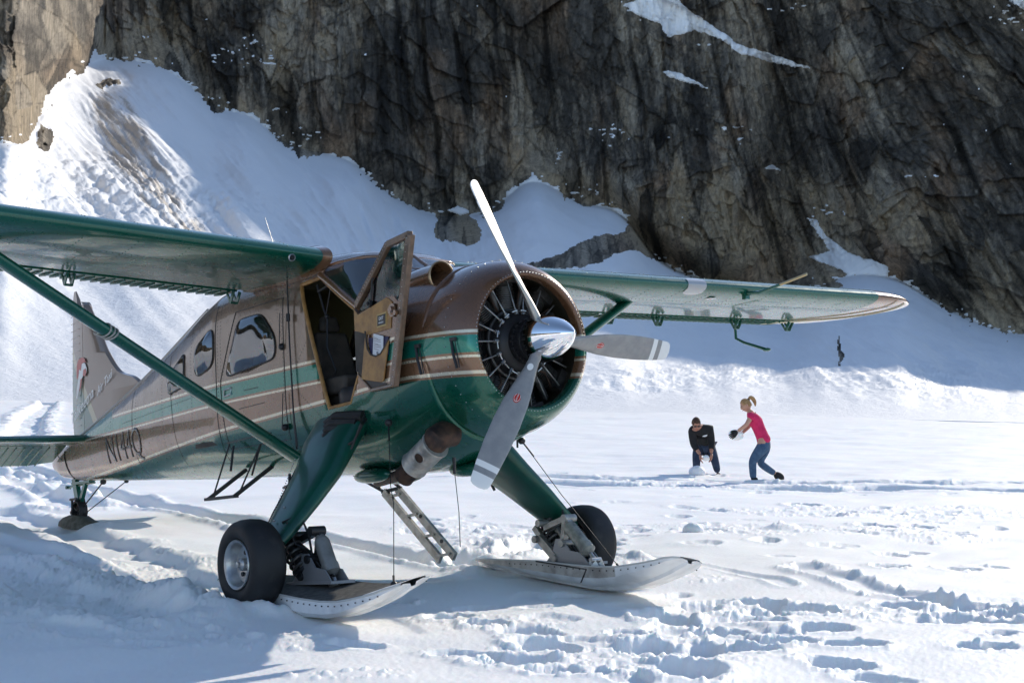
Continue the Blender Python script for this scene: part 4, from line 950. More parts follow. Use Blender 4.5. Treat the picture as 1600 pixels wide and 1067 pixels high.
# ---- tail
def plate(outline, th, plane_='xz', y=0.):
    """rounded thin surface from an outline, with a thicker middle"""
    c = (sum(p[0] for p in outline) / len(outline), sum(p[1] for p in outline) / len(outline)); m_ = MB(); rings_ = []
    for k, (s_, t_) in enumerate([(1, -.12), (.985, -.5), (.9, -.85), (.5, -1.), (.0, -1)]):
        pass
    L_ = []
    for s_, t_ in [(.0, -1), (.55, -1), (.90, -.8), (.985, -.4), (1, 0), (.985, .4), (.90, .8), (.55, 1), (.0, 1)]:
        L_.append([(c[0] + (p[0] - c[0]) * s_, y + t_ * th / 2, c[1] + (p[1] - c[1]) * s_) if plane_ == 'xz' else (c[0] + (p[0] - c[0]) * s_, c[1] + (p[1] - c[1]) * s_, y + t_ * th / 2) for p in outline])
    m_.loft(L_, True, (False, False)); return m_
def curve_pts(pts, k=6):
    out = []; n = len(pts)
    for i in range(n - 1):
        p0, p1, p2, p3 = [Vector(pts[max(0, min(n - 1, i + j))]) for j in (-1, 0, 1, 2)]
        for j in range(k):
            t = j / k; out.append(tuple(.5 * ((2 * p1) + (-p0 + p2) * t + (2 * p0 - 5 * p1 + 4 * p2 - p3) * t * t + (-p0 + 3 * p1 - 3 * p2 + p3) * t ** 3)))
    out.append(tuple(pts[-1])); return out
finLE = curve_pts([(-6.55, .42), (-6.75, .52), (-7.1, .62), (-7.4, .85), (-7.6, 1.1), (-7.78, 1.32), (-7.92, 1.47), (-8.05, 1.52)])
def taillivery():
    m = mat('tail_paint', TAUPE, .3, .3, .8)
    tc = N(m, 'ShaderNodeTexCoord'); sx = N(m, 'ShaderNodeSeparateXYZ'); L(m, tc.outputs['Object'], sx.inputs[0])
    x = math_(m, 'ADD', sx.outputs[0], B0[0]); z = math_(m, 'ADD', sx.outputs[2], B0[2])
    d = math_(m, 'MULTIPLY_ADD', math_(m, 'ADD', x, 8.42), 1.25, z)      # diagonal: high at the trailing edge
    c = mix_(m, math_(m, 'LESS_THAN', d, 1.08), (.19, .14, .105), (.36, .33, .22)); c = mix_(m, math_(m, 'LESS_THAN', d, .93), c, (.10, .17, .145))
    L(m, c, BS(m).inputs['Base Color']); L(m, bump_(m, noise_(m, 2.6, 3, .5), .2, .03), BS(m).inputs['Normal']); return m
M_tail = taillivery()
m_ = plate(finLE + [(-8.05, .05), (-7.9, .0), (-7.0, .2), (-6.6, .32)], .10); m_ = MB()
hinge_x = lambda z: -7.55 - .18 * (z + .1)
finpts = [p for p in finLE if p[1] < 1.53]
cols = []
for (x, z) in finLE:
    xh = -8.02
    cols.append([(x, -.0, z), (x - .04, -.03, z), ((x + xh) / 2, -.05, z), (xh, -.045, z), (xh, .045, z), ((x + xh) / 2, .05, z), (x - .04, .03, z)])
base = [[(-6.5, 0, .0), (-6.54, -.03, 0), (-7.25, -.05, 0), (-8.02, -.045, 0), (-8.02, .045, 0), (-7.25, .05, 0), (-6.54, .03, 0)]]
m_.loft(base + cols[:-1], True, (True, True)); fin = P(m_, 'fin', M_tail)
m_ = MB(); rc_ = []
for z, x1 in ((-.02, -8.40), (.2, -8.43), (.6, -8.42), (1.0, -8.40), (1.3, -8.38), (1.47, -8.36)):
    rc_.append([(-8.035, -.042, z), (-8.2, -.035, z), (x1, -.006, z), (x1, .006, z), (-8.2, .035, z), (-8.035, .042, z)])
m_.loft(rc_, True, (True, True)); m_.loft([[(-8.18, -.03, 1.47), (-8.36, -.008, 1.47), (-8.36, .008, 1.47), (-8.18, .03, 1.47)], [(-8.22, -.02, 1.58), (-8.36, -.006, 1.58), (-8.36, .006, 1.58), (-8.22, .02, 1.58)], [(-8.28, -.006, 1.68), (-8.33, -.004, 1.68), (-8.33, .004, 1.68), (-8.28, .006, 1.68)]], True, (True, True))
rud = P(m_, 'rudder', M_tail)
for z in np.arange(.12, 1.4, .085):
    r_ = MB(); r_.tube([(-8.12, -.042, z), (-8.30, -.024, z), (-8.432, -.004, z)], [.004, .006, .004], 6); P(r_, 'corrugation', M_tail, rud)
# emblem: red and white bird's head on the fin
def decal(pts, name, material, parent, y=-.058, th=.002):
    m_ = MB(); m_.prism([(x, y, z) for x, z in pts], (0, -th, 0)); return P(m_, name, material, parent, smooth=False)
em = lambda pts: [(-8.33 + (px_ - 100) * .0104 * 1.0, 1.0 - (py_ - 560) * .0071) for px_, py_ in pts]
def D(px, py):            # emblem outline given on a grid: u to the nose, v down
    return (-8.30 + px * .0145, .88 - py * .0062)
M_decred = mat('decal_red', (.42, .06, .05), .35, 0, .5); M_decwhite = mat('decal_white', (.72, .71, .68), .35, 0, .5)
decal([D(*p) for p in [(9, 22), (10, 10), (14, 2), (20, 0), (25, 4), (27, 12), (24, 10), (19, 12), (17, 24), (14, 20), (12, 34), (9, 38)]], 'emblem_red', M_decred, fin, -.060)
decal([D(*p) for p in [(16, 18), (20, 10), (25, 12), (28, 22), (28, 30), (25, 34), (22, 28), (20, 36), (17, 42), (13, 56), (8, 76), (7, 70), (9, 52), (12, 36), (11, 28)]], 'emblem_white', M_decwhite, fin, -.058)
decal([D(*p) for p in [(22, 24), (26, 22), (28, 30), (25, 36), (21, 34)]], 'emblem_beak', M_decred, fin, -.061)
decal([D(*p) for p in [(16, 40), (19, 38), (17, 54), (13, 62)]], 'emblem_throat', M_decred, fin, -.060)
text_('Talkeetna', .175, (-8.36, -.060, .14), (1, 0, .42), (-.12, 0, 1), M_decwhite, fin, 'tail_lettering', .25)
text_('Air Taxi', .13, (-7.62, -.060, .40), (1, 0, .42), (-.12, 0, 1), M_decwhite, fin, 'tail_lettering', .25)
# registration on the fuselage side
tm = text_('N144Q', .42, (-6.98, 0, -.40), (1, 0, .02), (-.05, 0, 1), mat('registration_paint', (.045, .036, .03), .35, 0, .5), fus, 'registration', .0, 0, -.004)
bm = bmesh.new(); bm.from_mesh(tm.data); bmesh.ops.triangulate(bm, faces=bm.faces)
for zc_ in np.arange(-.42, .0, .02): bmesh.ops.bisect_plane(bm, geom=bm.verts[:] + bm.edges[:] + bm.faces[:], plane_co=(0, 0, zc_ - B0[2]), plane_no=(0, 0, 1), dist=1e-6)
bm.to_mesh(tm.data); bm.free()
for v in tm.data.vertices:
    p = v.co + B0; p.x = -6.98 + (p.x + 6.98) * .86; v.co = Vector((p.x, -surf_y(p.x, p.z) - .006, p.z)) - B0
sol = tm.modifiers.new('solid', 'SOLIDIFY'); sol.thickness = .002
for s in (-1, 1):
    m_ = MB(); rr_ = []
    for y, le, te, th in ((.05, -7.62, -8.35, .085), (.6, -7.66, -8.35, .08), (1.5, -7.74, -8.35, .07), (2.2, -7.82, -8.34, .055), (2.38, -7.93, -8.32, .03)):
        z0 = -.06; rr_.append([(le, s * y, z0), (le - .04, s * y, z0 + th * .4), (le - .25, s * y, z0 + th * .5), (te, s * y, z0 + th * .35), (te, s * y, z0 - th * .35), (le - .25, s * y, z0 - th * .5), (le - .04, s * y, z0 - th * .4)])
    m_.loft(rr_, True, (True, True)); tp = P(m_, 'tailplane', M_green)
    m_ = MB(); el = MB(); de = .17; rr_ = []
    for y, c in ((.12, .42), (.4, .50), (2.3, .50)):
        rr_.append([(-8.36, s * y, -.035), (-8.36 - c, s * y, -.06 - c * .42), (-8.36 - c, s * y, -.07 - c * .42), (-8.36, s * y, -.09)])
    el.loft(rr_, True, (True, True)); elev = P(el, 'elevator', M_green, tp)
    for y in np.arange(.3, 2.25, .095):
        r_ = MB(); r_.tube([(-8.40, s * y, -.11), (-8.62, s * y, -.185), (-8.86, s * y, -.278)], [.006, .010, .009], 6); P(r_, 'corrugation', M_green, tp)
    m_ = MB(); m_.tube([(-8.6, s * .14, -.17), (-8.45, s * .1, -.30)], .006, 6); P(m_, 'control_rod', M_alu, tp)

# ---- main gear legs
M_leg = worn(mat('leg_paint', (.002, .07, .045), .38, .2, .25), (.002, .075, .048), (.003, .05, .035), 5)
def lp(x, y, z): return Vector((x, y, z))
for s in (-1, 1):
    m_ = MB(); rr_ = []
    for (xf, xb, y, z, t) in ((-1.48, -2.20, .55, -.44, .20), (-1.42, -2.12, .72, -.62, .20), (-1.36, -1.98, .90, -.84, .17), (-1.33, -1.84, 1.12, -1.06, .14), (-1.33, -1.72, 1.33, -1.27, .115), (-1.35, -1.66, 1.40, -1.34, .10)):
        xm = (xf + xb) / 2; hx = (xf - xb) / 2; rg = []
        for k in range(20):
            a = 2 * pi * k / 20; ca, sa = cos(a), sin(a); u_ = hx * math.copysign(abs(ca) ** .75, ca); v_ = t / 2 * math.copysign(abs(sa) ** .75, sa)
            rg.append((xm + u_, s * (y + v_ * .75), z + v_ * .65))
        rr_.append(rg)
    m_.loft(rr_, True, (True, True)); lg = P(m_, 'gear_leg', M_leg)
    m_ = MB()
    for k in range(30):
        t = k / 29; m_.sphere((-2.06 + .38 * t, s * (.86 + .49 * t), -.70 - .56 * t), .006, 4)
        if k % 5 == 0: m_.sphere((-1.75 + .22 * t, s * (.80 + .64 * t), -.72 - .56 * t + .02), .009, 4)
    P(m_, 'rivet', M_alu, lg, kind='stuff')
    # rubber boot and hoses at the root
    m_ = MB(); 
    for k in range(4): m_.tube([(-1.45 - .05 * k, s * (.60 + .025 * k), -.42 - .05 * k), (-1.75, s * (.66 + .03 * k), -.40 - .05 * k), (-2.0, s * (.62 + .025 * k), -.46 - .05 * k)], .045, 8)
    m_.tube([(-1.36, s * .64, -.45), (-1.30, s * .72, -.50), (-1.36, s * .76, -.62), (-1.5, s * .78, -.66)], .011, 8); m_.tube([(-1.38, s * .64, -.42), (-1.27, s * .75, -.5), (-1.34, s * .80, -.68)], .009, 8)
    P(m_, 'leg_boot', M_rubber, lg)
    # brake line and small step on the leg
    m_ = MB(); m_.tube([(-2.02, s * .84, -.72), (-1.96, s * 1.02, -.95), (-1.84, s * 1.2, -1.12), (-1.70, s * 1.38, -1.3)], .008, 6); m_.tube([(-2.10, s * .95, -.92), (-1.86, s * 1.02, -.90)], .012, 6); m_.tube([(-2.0, s * .95, -.82), (-1.93, s * 1.0, -1.0)], .012, 6); P(m_, 'brake_line', M_dark, lg)
    # wheel: tyre, rim, hub, bolts
    c = lp(-1.50, s * 1.585, -1.485); ax = Vector((0, s, 0))
    tp_ = [(-.08, .165), (-.115, .185), (-.132, .215), (-.135, .25), (-.125, .283), (-.10, .306), (-.06, .319), (0, .323), (.06, .319), (.10, .306), (.125, .283), (.135, .25), (.132, .215), (.115, .185), (.08, .165)]
    wh = MB(); wh.lathe(c, ax, [(-.09, .08), (.02, .08), (.02, .15), (-.09, .15)], 40); wheel = P(wh, 'wheel', M_alu)
    m_ = MB(); m_.lathe(c, ax, tp_, 64); P(m_, 'tyre', M_rubber, wheel)
    m_ = MB(); m_.lathe(c, ax, [(.03, .045), (.045, .10), (.05, .128), (.085, .143), (.112, .152), (.122, .163), (.128, .176), (.118, .181), (.104, .170), (.08, .165)], 48); P(m_, 'rim', M_alu, wheel)
    m_ = MB(); m_.lathe(c, ax, [(.02, .05), (.085, .045), (.095, .035), (.10, .022), (.118, .020), (.12, .0)], 24); P(m_, 'hub_cap', M_alu, wheel)
    for k in range(5):
        a = 2 * pi * k / 5 + .3; m_ = MB(); m_.lathe(c + Vector((cos(a) * .085, s * .048, sin(a) * .085)), ax, [(-.01, .017), (.004, .017), (.004, 0)], 10); P(m_, 'rim_hole', M_dark, wheel)
    m_ = MB(); m_.tube([c + Vector((0, -s * .22, .06)), c + Vector((0, 0, 0))], .032, 10); m_.tube([(-1.5, s * 1.34, -1.28), c + Vector((0, -s * .16, 0))], [.06, .045], 10); P(m_, 'axle', M_steel, wheel)
    # ---- ski hull
    y0 = s * 1.27
    stn = [(-2.55, .04, .08, .085), (-2.35, .10, .06, .105), (-1.95, .17, .045, .13), (-1.5, .205, .035, .16), (-1.0, .225, .030, .175), (-.72, .228, .055, .19), (-.53, .225, .095, .21), (-.38, .22, .145, .24), (-.23, .205, .20, .275), (-.11, .20, .25, .305), (-.02, .185, .295, .335), (.04, .155, .325, .350), (.07, .10, .348, .358)]
    m_ = MB(); rt, rb = [], []
    for x, hw, hb, ht in stn:
        kb = Gz(x, hb); kt = Gz(x, ht); ke = Gz(x, hb + (ht - hb) * .35)
        ro_ = lambda pts: [(p[0], p[1], p[2] - s * (p[1] - y0) * .20) for p in pts]
        rt.append([(x, y0 - hw, kt), (x, y0 - hw * .97, kt + .008), (x, y0, kt + .012), (x, y0 + hw * .97, kt + .008), (x, y0 + hw, kt)])
        rb.append([(x, y0 - hw, kt), (x, y0 - hw * .98, ke), (x, y0 - hw * .80, kb + .01), (x, y0 - hw * .25, kb), (x, y0 - hw * .16, kb - .022), (x, y0 + hw * .16, kb - .022), (x, y0 + hw * .25, kb), (x, y0 + hw * .8, kb + .01), (x, y0 + hw * .98, ke), (x, y0 + hw, kt)])
    rt = [ro_(q) for q in rt]; rb = [ro_(q) for q in rb]
    m_.loft(rb, False, (False, False)); ski = P(m_, 'ski', M_skiwhite, angle=35)
    m_ = MB(); m_.loft(rt[:-4], False, (False, False)); P(m_, 'ski_deck', M_skitop, ski); m_ = MB(); m_.loft(rt[-5:], False, (False, False)); P(m_, 'ski_nose', M_skiwhite, ski)
    m_ = MB()
    for j in ((0,) if s > 0 else ()):
        pass
        side = [[Vector(rb[i][j]) + Vector((0, (-.003 if j == 0 else .003) * 1, 0)), Vector(rb[i][1 if j == 0 else 8]) + Vector((0, (-.003 if j == 0 else .003), 0))] for i in range(0, 7)]
        m_.loft([[a, b] for a, b in side], False, (False, False))
    if s > 0: P(m_, 'ski_side_plate', M_skiside, ski)
    m_ = MB()
    for sg in (-1, 1): m_.tube([(x, y0 + sg * hw, Gz(x, ht) - s * sg * hw * .2) for x, hw, hb, ht in stn], .007, 6)
    P(m_, 'ski_edge', mat('edge_rub', (.5, .5, .48), .5), ski)
    m_ = MB()
    for k in range(24):
        x = -1.9 + k * .08; hw = float(np.interp(x, [q[0] for q in stn], [q[1] for q in stn])); ht = float(np.interp(x, [q[0] for q in stn], [q[3] for q in stn]))
        for sg in (-1, 1): m_.sphere((x, y0 + sg * (hw + .004), Gz(x, ht - .03) - s * sg * hw * .2), .006, 4)
    P(m_, 'rivet', M_dark, ski, kind='stuff')
    # pedestal on the ski, arms, spring, hydraulic cylinder
    ys = s * 1.20
    m_ = MB(); zb_ = Gz(-1.2, .19)
    for q in (-.07, .07):
        m_.prism([(-1.50, ys + q, zb_), (-.92, ys + q, zb_), (-1.02, ys + q, zb_ + .10), (-1.15, ys + q, zb_ + .12), (-1.24, ys + q, zb_ + .22), (-1.32, ys + q, zb_ + .22), (-1.38, ys + q, zb_ + .10)], (0, .012, 0))
    m_.box((-1.2, ys, zb_ + .012), (.62, .20, .02)); ped = P(m_, 'ski_pedestal', M_grey, ski)
    if s > 0:
        m_ = MB()
        for k in range(40):
            t = k / 39; x = -1.48 + .62 * t if k < 40 else 0; m_.box((x, y0 - .228, Gz(x, .155) + .046), (.009, .006, .011))
            if k < 12: m_.box((-.86 - .02 * k / 3, y0 - .228, Gz(-.9, .15 - k * .009) + .046), (.009, .008, .009))
        P(m_, 'rivet', M_dark, ski, kind='stuff')
    m_ = MB(); m_.beam((-1.52, ys + s * .06, -1.30), (-1.24, ys, zb_ + .18), .03, .03); m_.beam((-1.56, ys - s * .04, -1.42), (-1.34, ys - s * .05, zb_ + .06), .05, .07); m_.beam((-1.66, ys, -1.33), (-1.40, ys + s * .02, -1.64), .045, .05)
    for p_ in ((-1.52, ys, -1.30), (-1.24, ys, zb_ + .18), (-1.58, ys, -1.43), (-1.34, ys, zb_ + .06)): m_.tube([Vector(p_) + Vector((0, -.09, 0)), Vector(p_) + Vector((0, .09, 0))], .030, 12)
    P(m_, 'linkage_arm', M_dark if s < 0 else M_steel, ski)
    m_ = MB(); m_.beam((-1.50, ys - s * .02, -1.34), (-1.22, ys - s * .02, -1.27), .05, .045); m_.beam((-1.22, ys - s * .02, -1.27), (-1.16, ys - s * .02, -1.42), .05, .05); m_.beam((-1.22, ys - s * .03, -1.28), (-1.30, ys - s * .03, -1.62), .05, .045)
    m_.tube([(-1.22, ys - .06, -1.275), (-1.22, ys + .06, -1.275)], .035, 14); P(m_, 'bell_crank', M_steel if s > 0 else M_dark, ski)
    # hydraulic cylinder
    a = Vector((-1.20, ys - s * .02, -1.335)); b = Vector((-1.02, ys - s * .02, -1.66)) if s < 0 else Vector((-.90, ys - s * .02, -1.62)); d = b - a
    m_ = MB(); Ld = d.length
    m_.lathe(a, d, [(0, .03), (.01, .052), (.03, .058), (Ld * .58, .058), (Ld * .58, .064), (Ld * .74, .064), (Ld * .76, .05), (Ld * .80, .03), (Ld * .8, 0)], 24); m_.lathe(a, d, [(-.03, 0), (-.03, .03), (0.01, .052)], 20)
    cyl = P(m_, 'hydraulic_cylinder', worn(mat('cylinder_paint', (.3, .3, .27), .4, .2), (.33, .33, .29) if s > 0 else (.20, .20, .19), (.14, .14, .13), 12), ski)
    m_ = MB(); m_.tube([a + d * .78, b + d.normalized() * .02], .018, 10); m_.tube([b + Vector((0, -.05, 0)), b + Vector((0, .05, 0))], .024, 10); m_.beam(b + Vector((0, -.035, 0)), (b.x + .02, ys - .03, Gz(-.95, .19)), .02, .05); m_.beam(b + Vector((0, .035, 0)), (b.x + .02, ys + .03, Gz(-.95, .19)), .02, .05); P(m_, 'piston_rod', M_alu, cyl)
    # coil spring
    a = Vector((-1.56, s * 1.27, -1.29)); b = Vector((-1.36, s * 1.23, -1.56)); d = b - a; u_ = Vector((0, 1, 0)); u_ = (u_ - d.normalized() * u_.dot(d.normalized())).normalized(); v_ = d.normalized().cross(u_)
    m_ = MB(); m_.tube([a + d * (k / 90) + (u_ * cos(k * .42) + v_ * sin(k * .42)) * .074 for k in range(91)], .0125, 8); spg = P(m_, 'coil_spring', M_cyl, ski)
    m_ = MB(); m_.tube([a - d * .1, b + d * .15], .042, 12); m_.lathe(b, d, [(-.01, .075), (.015, .075), (.02, .05), (.06, .045), (.09, .03)], 18); P(m_, 'spring_damper', M_dark, ski)
    m_ = MB(); m_.tube([(-1.45, s * 1.35, -1.20), (-1.36, s * 1.25, -1.15), (-1.30, s * 1.22, -1.30), (-1.26, s * 1.22, -1.46), (-1.12, s * 1.2, -1.58), (-1.0, s * 1.2, -1.6)], .009, 8); m_.tube([(-1.4, s * 1.34, -1.2), (-1.36, s * 1.3, -1.36), (-1.28, s * 1.26, -1.4)], .008, 8); P(m_, 'hydraulic_hose', M_rubber, ski)
    # trim cables from the fuselage to ski tip and heel
    m_ = MB(); f0 = (-1.12, s * .60, -.50) if s < 0 else (-.91, .5, -.66); f1 = (-.26, -1.20, Gz(-.26, .29)) if s < 0 else (-.70, 1.27, Gz(-.7, .20))
    mid = (Vector(f0) + Vector(f1)) / 2 + Vector((.03, 0, -.04)); m_.tube([f0, tuple(Vector(f0) * .6 + Vector(f1) * .4 + Vector((.0, 0, -.02))), mid, f1], .0035, 6); m_.tube([f0, tuple(Vector(f0) * .88 + Vector(f1) * .12)], .007, 6); m_.tube([tuple(Vector(f0) * .05 + Vector(f1) * .95), f1], .009, 6)
    m_.sphere(f0, .03, 6); m_.sphere(f1, .025, 6); P(m_, 'ski_cable', M_dark, ski)
    m_ = MB(); m_.tube([(-.48, s * .3, -.80) if s > 0 else (-2.3, -.5, -.80), (-2.3, s * 1.27, Gz(-2.3, .12))], .004, 6); 
    if s < 0: P(m_, 'ski_cable', M_dark, ski)
# ---- vertical cable and hook under the nose seen in front of the ladder
m_ = MB(); m_.tube([(-.62, -.38, -.80), (-.62, -.38, -.92)], .012, 6); m_.tube([(-.62, -.38, -.9), (-.70, -.30, -1.20), (-.76, -.26, -1.45)], .003, 6); P(m_, 'ski_cable', M_dark)
# ---- exhaust: elbow from the cowl, shroud and outlet
a = Vector((-.58, -.50, -.66)); b = Vector((-1.06, -.52, -.90)); d = (b - a)
m_ = MB(); m_.tube([(-.66, -.36, -.62), (-.64, -.46, -.635), (-.64, -.51, -.66), (-.67, -.525, -.70), (-.72, -.525, -.74)], [.10, .10, .10, .095, .09], 20); ex = P(m_, 'exhaust_elbow', M_rust)
m_ = MB(); m_.lathe(Vector((-.64, -.52, -.70)), d, [(0, .075), (0, .108), (.012, .112), (.02, .104), (.29, .104), (.30, .110), (.312, .104), (.312, .07)], 36); shroud = P(m_, 'exhaust_shroud', M_steel, ex)
ce = Vector((-.70, -.52, -.73)); dn = d.normalized(); nn = (Vector((.62, -.72, -.1)) - dn * Vector((.62, -.72, -.1)).dot(dn)).normalized(); hc = ce + dn * .055 + nn * .1035
m_ = MB(); m_.lathe(hc, nn, [(0, .036), (.003, .036), (.003, 0)], 24); P(m_, 'inspection_hole', M_rust, ex)
m_ = MB(); m_.lathe(hc, nn, [(0, .036), (.006, .037), (.006, .043), (0, .045)], 24); P(m_, 'hole_rim', M_steel, ex)
m_ = MB(); m_.lathe(Vector((-.88, -.52, -.82)), d, [(0, .075), (.19, .078), (.20, .080), (.20, .074), (.02, .070), (.02, 0)], 32); P(m_, 'exhaust_outlet', M_rust, ex)
m_ = MB(); m_.tube([(-1.0, -.45, -.84), (-1.35, -.35, -.88), (-1.9, -.2, -.90)], .045, 12); m_.tube([(-1.15, -.4, -.72), (-1.08, -.5, -.84)], .007, 6); P(m_, 'heater_pipe', M_rust, ex)
# belly fairings under the gear attachment
m_ = MB()
for (x0, x1, y, z, w_) in ((-1.5, -2.0, -.35, -.86, .07), (-1.7, -2.3, .1, -.86, .08), (-2.2, -2.6, -.5, -.78, .05), (-.9, -1.3, .1, -.86, .10)):
    m_ = MB(); m_.sphere(((x0 + x1) / 2, y, z), 1, 10, sc3=((x0 - x1) / 2, w_, .06)); P(m_, 'belly_fairing', M_green)
# ---- carburettor scoop beside the windshield
m_ = MB(); a = Vector((-1.15, -.36, .54)); b = Vector((-.68, -.36, .55))
m_.lathe(a, b - a, [(-.12, .02), (-.05, .085), (0, .10), (.25, .106), (.44, .110), (.475, .116), (.48, .110), (.46, .098), (.2, .09), (.2, 0)], 32); sco = P(m_, 'air_scoop', M_bronze)
m_ = MB(); m_.lathe(b, b - a, [(-.02, .113), (.006, .119), (.012, .113), (.006, .106), (-.03, .10)], 32); P(m_, 'scoop_ring', mat('bronze_ring', (.45, .33, .2), .35, .6), sco)
# ---- boarding steps below the cabin door
m_ = MB()
xa, xb = -3.55, -3.02
m_.tube([(xa + .05, -.62, -.48), (xa + .06, -.66, -.70)], .011, 8); m_.tube([(xb, -.62, -.50), (xb - .1, -.66, -.76)], .009, 8)
m_.beam((xa - .1, -.42, -.68), (xa - .10, -.80, -.93), .03, .03); m_.beam((xb - .16, -.42, -.68), (xb - .16, -.80, -.93), .03, .03); m_.beam((xa - .13, -.80, -.93), (xb - .13, -.80, -.93), .05, .025)
m_.tube([(xa - .02, -.62, -.46), (xa - .10, -.74, -.88)], .008, 8); m_.tube([(xb, -.62, -.5), (xb - .16, -.74, -.88)], .008, 8); P(m_, 'boarding_step', M_dark)
# ---- ladder on the far side
lad = MB(); la, lb = Vector((-3.24, .75, -.93)), Vector((-2.42, .75, -1.56)); du = (lb - la).normalized(); off_ = Vector((.17, .03, .02))
ladder = P(lad.beam(la, lb, .03, .075, up=(1, 0, .6)), 'ladder', M_steel)
m_ = MB(); m_.beam(la + off_ * 1.0, lb + off_, .03, .075, up=(1, 0, .6)); P(m_, 'ladder_rail', M_steel, ladder)
for q in (.08, .38, .68, .95):
    m_ = MB(); c = la + (lb - la) * q; m_.beam(c, c + off_, .06, .02); P(m_, 'rung', M_steel, ladder)
for q in (.42, .78):
    m_ = MB(); c = la + (lb - la) * q + off_ + Vector((.02, -.018, 0)); m_.lathe(c, (0, -1, 0), [(0, .018), (.004, .018), (.004, 0)], 12); P(m_, 'rail_hole', M_dark, ladder)
m_ = MB(); m_.beam((-3.62, .66, -.74), la, .022, .022); m_.beam((-3.36, .70, -.72), la + Vector((-.05, 0, .02)), .018, .018); m_.beam((-3.22, .66, -.72), la + off_ + Vector((.06, 0, .0)), .026, .026); m_.beam(la - Vector((.03, 0, 0)), la + off_ + Vector((.03, 0, 0)), .03, .03); P(m_, 'ladder_bracket', M_dark, ladder)
# ---- tail gear
m_ = MB(); m_.beam((-8.42, 0, -.46), (-8.33, 0, -.72), .05, .09, up=(1, 0, 0)); m_.beam((-8.10, 0, -.50), (-8.27, 0, -.74), .04, .05, up=(1, 0, 0)); m_.box((-8.2, 0, -.52), (.5, .07, .03)); m_.tube([(-8.62, .0, -.55), (-7.88, .0, -.54)], .012, 8); m_.tube([(-8.62, -.03, -.55), (-8.62, .03, -.55)], .02, 8); tg = P(m_, 'tail_gear_leg', M_green)
m_ = MB(); m_.lathe((-8.32, 0, -.84), (0, 1, 0), [(-.045, .10), (-.05, .12), (-.03, .135), (0, .14), (.03, .135), (.05, .12), (.045, .10)], 28)
for k in range(5): a = 2 * pi * k / 5; m_.tube([(-8.32, -.02, -.84), (-8.32 + .11 * cos(a), -.02, -.84 + .11 * sin(a))], .014, 6)
P(m_, 'tail_wheel', M_rubber, tg)
m_ = MB(); m_.tube([(-8.35, -.07, -.70), (-8.33, -.08, -.86)], .014, 8); m_.tube([(-8.35, .07, -.70), (-8.33, .08, -.86)], .014, 8); m_.tube([(-8.33, -.1, -.85), (-8.33, .1, -.85)], .02, 8); m_.tube([(-8.40, -.07, -.70), (-8.22, -.07, -.70)], .014, 8); P(m_, 'fork', M_dark, tg)
m_ = MB(); rr_ = []
for x, hw, h0, h1 in ((-8.85, .02, .05, .06), (-8.7, .10, .04, .10), (-8.45, .15, .04, .15), (-8.2, .15, .04, .155), (-8.0, .13, .05, .12), (-7.85, .08, .09, .12)):
    b0 = Gz(x, h0 - .1); b1 = Gz(x, h1 - .07); rr_.append([(x, -hw, b0), (x, -hw * .9, (b0 + b1) / 2), (x, -hw * .4, b1), (x, hw * .4, b1), (x, hw * .9, (b0 + b1) / 2), (x, hw, b0)])
m_.loft(rr_, True, (True, True)); P(m_, 'tail_ski', worn(mat('tail_ski_top', (.06, .06, .04), .8), (.07, .065, .045), (.16, .15, .12), 14), tg)
m_ = MB(); m_.tube([(-7.65, 0, -.545), (-8.22, 0, -.80)], .008, 6); m_.tube([(-7.05, 0, -.575), (-8.2, 0, -.88)], .006, 6); m_.sphere((-7.65, 0, -.545), .035, 6); m_.sphere((-7.05, 0, -.575), .025, 6); P(m_, 'tail_brace_wire', M_dark, tg)

# ---- cockpit door, swung forward
HG = Vector((-1.44, -.655, 0)); PHI = R(174)
dv = Vector((-cos(PHI), -sin(PHI), 0)); dnv = Vector((dv.y, -dv.x, 0))          # out along the door; towards the viewer
if dnv.y > 0: dnv = -dnv
def dp(a, z, o=0.): return HG + dv * a + Vector((0, 0, z)) + dnv * o
OUT = [(0, .42), (.06, .42), (.608, .803), (.945, .812), (.91, .62), (.80, .28), (.591, -.263), (.256, -.262), (.04, -.10), (0, -.08)]
door = MB(); low = [(0.01, .405), (.085, .352), (.56, .41), (.66, .40), (.80, .28), (.591, -.263), (.256, -.262), (.04, -.10), (0.01, -.08)]
door.prism([dp(a, z, -.022) for a, z in low], dnv * .028); door = P(door, 'cockpit_door', [M_liv], smooth=False)
m_ = MB(); m_.prism([dp(a, z, .0065) for a, z in [(.02, .40), (.085, .345), (.56, .405), (.64, .36), (.60, .17), (.25, .17), (.02, .235)]], dnv * .006); P(m_, 'door_lining', M_ochre, door, smooth=False)
m_ = MB(); m_.prism([dp(a, z, .0065) for a, z in [(.015, .23), (.22, .19), (.14, -.15), (.04, -.09), (.01, -.08)]], dnv * .004); P(m_, 'door_lining', M_seat, door, smooth=False)
m_ = MB(); m_.prism([dp(a, z, .0065) for a, z in [(.12, -.15), (.50, -.225), (.46, -.25), (.27, -.25)]], dnv * .003); P(m_, 'door_sill_gap', M_dark, door, smooth=False)
m_ = MB()
fr_ = [(0.005, .42), (.06, .425), (.608, .795), (.945, .805), (.80, .28), (.591, -.255)]
for (p0, p1), wd in zip(zip([fr_[1], fr_[2], fr_[3]], [fr_[2], fr_[3], fr_[5]]), (.055, .05, .075)): m_.beam(dp(*p0), dp(*p1), .045, wd, up=(0, 0, 1) if wd != .075 else tuple(dv))
m_.beam(dp(.591, -.25), dp(.256, -.25), .04, .03); m_.beam(dp(.256, -.25), dp(.04, -.10), .04, .02)
P(m_, 'door_frame', worn(mat('door_frame_brown', (.17, .105, .065), .4, .3, .3), (.17, .105, .065), (.10, .065, .042), 16), door, bevel=.006)
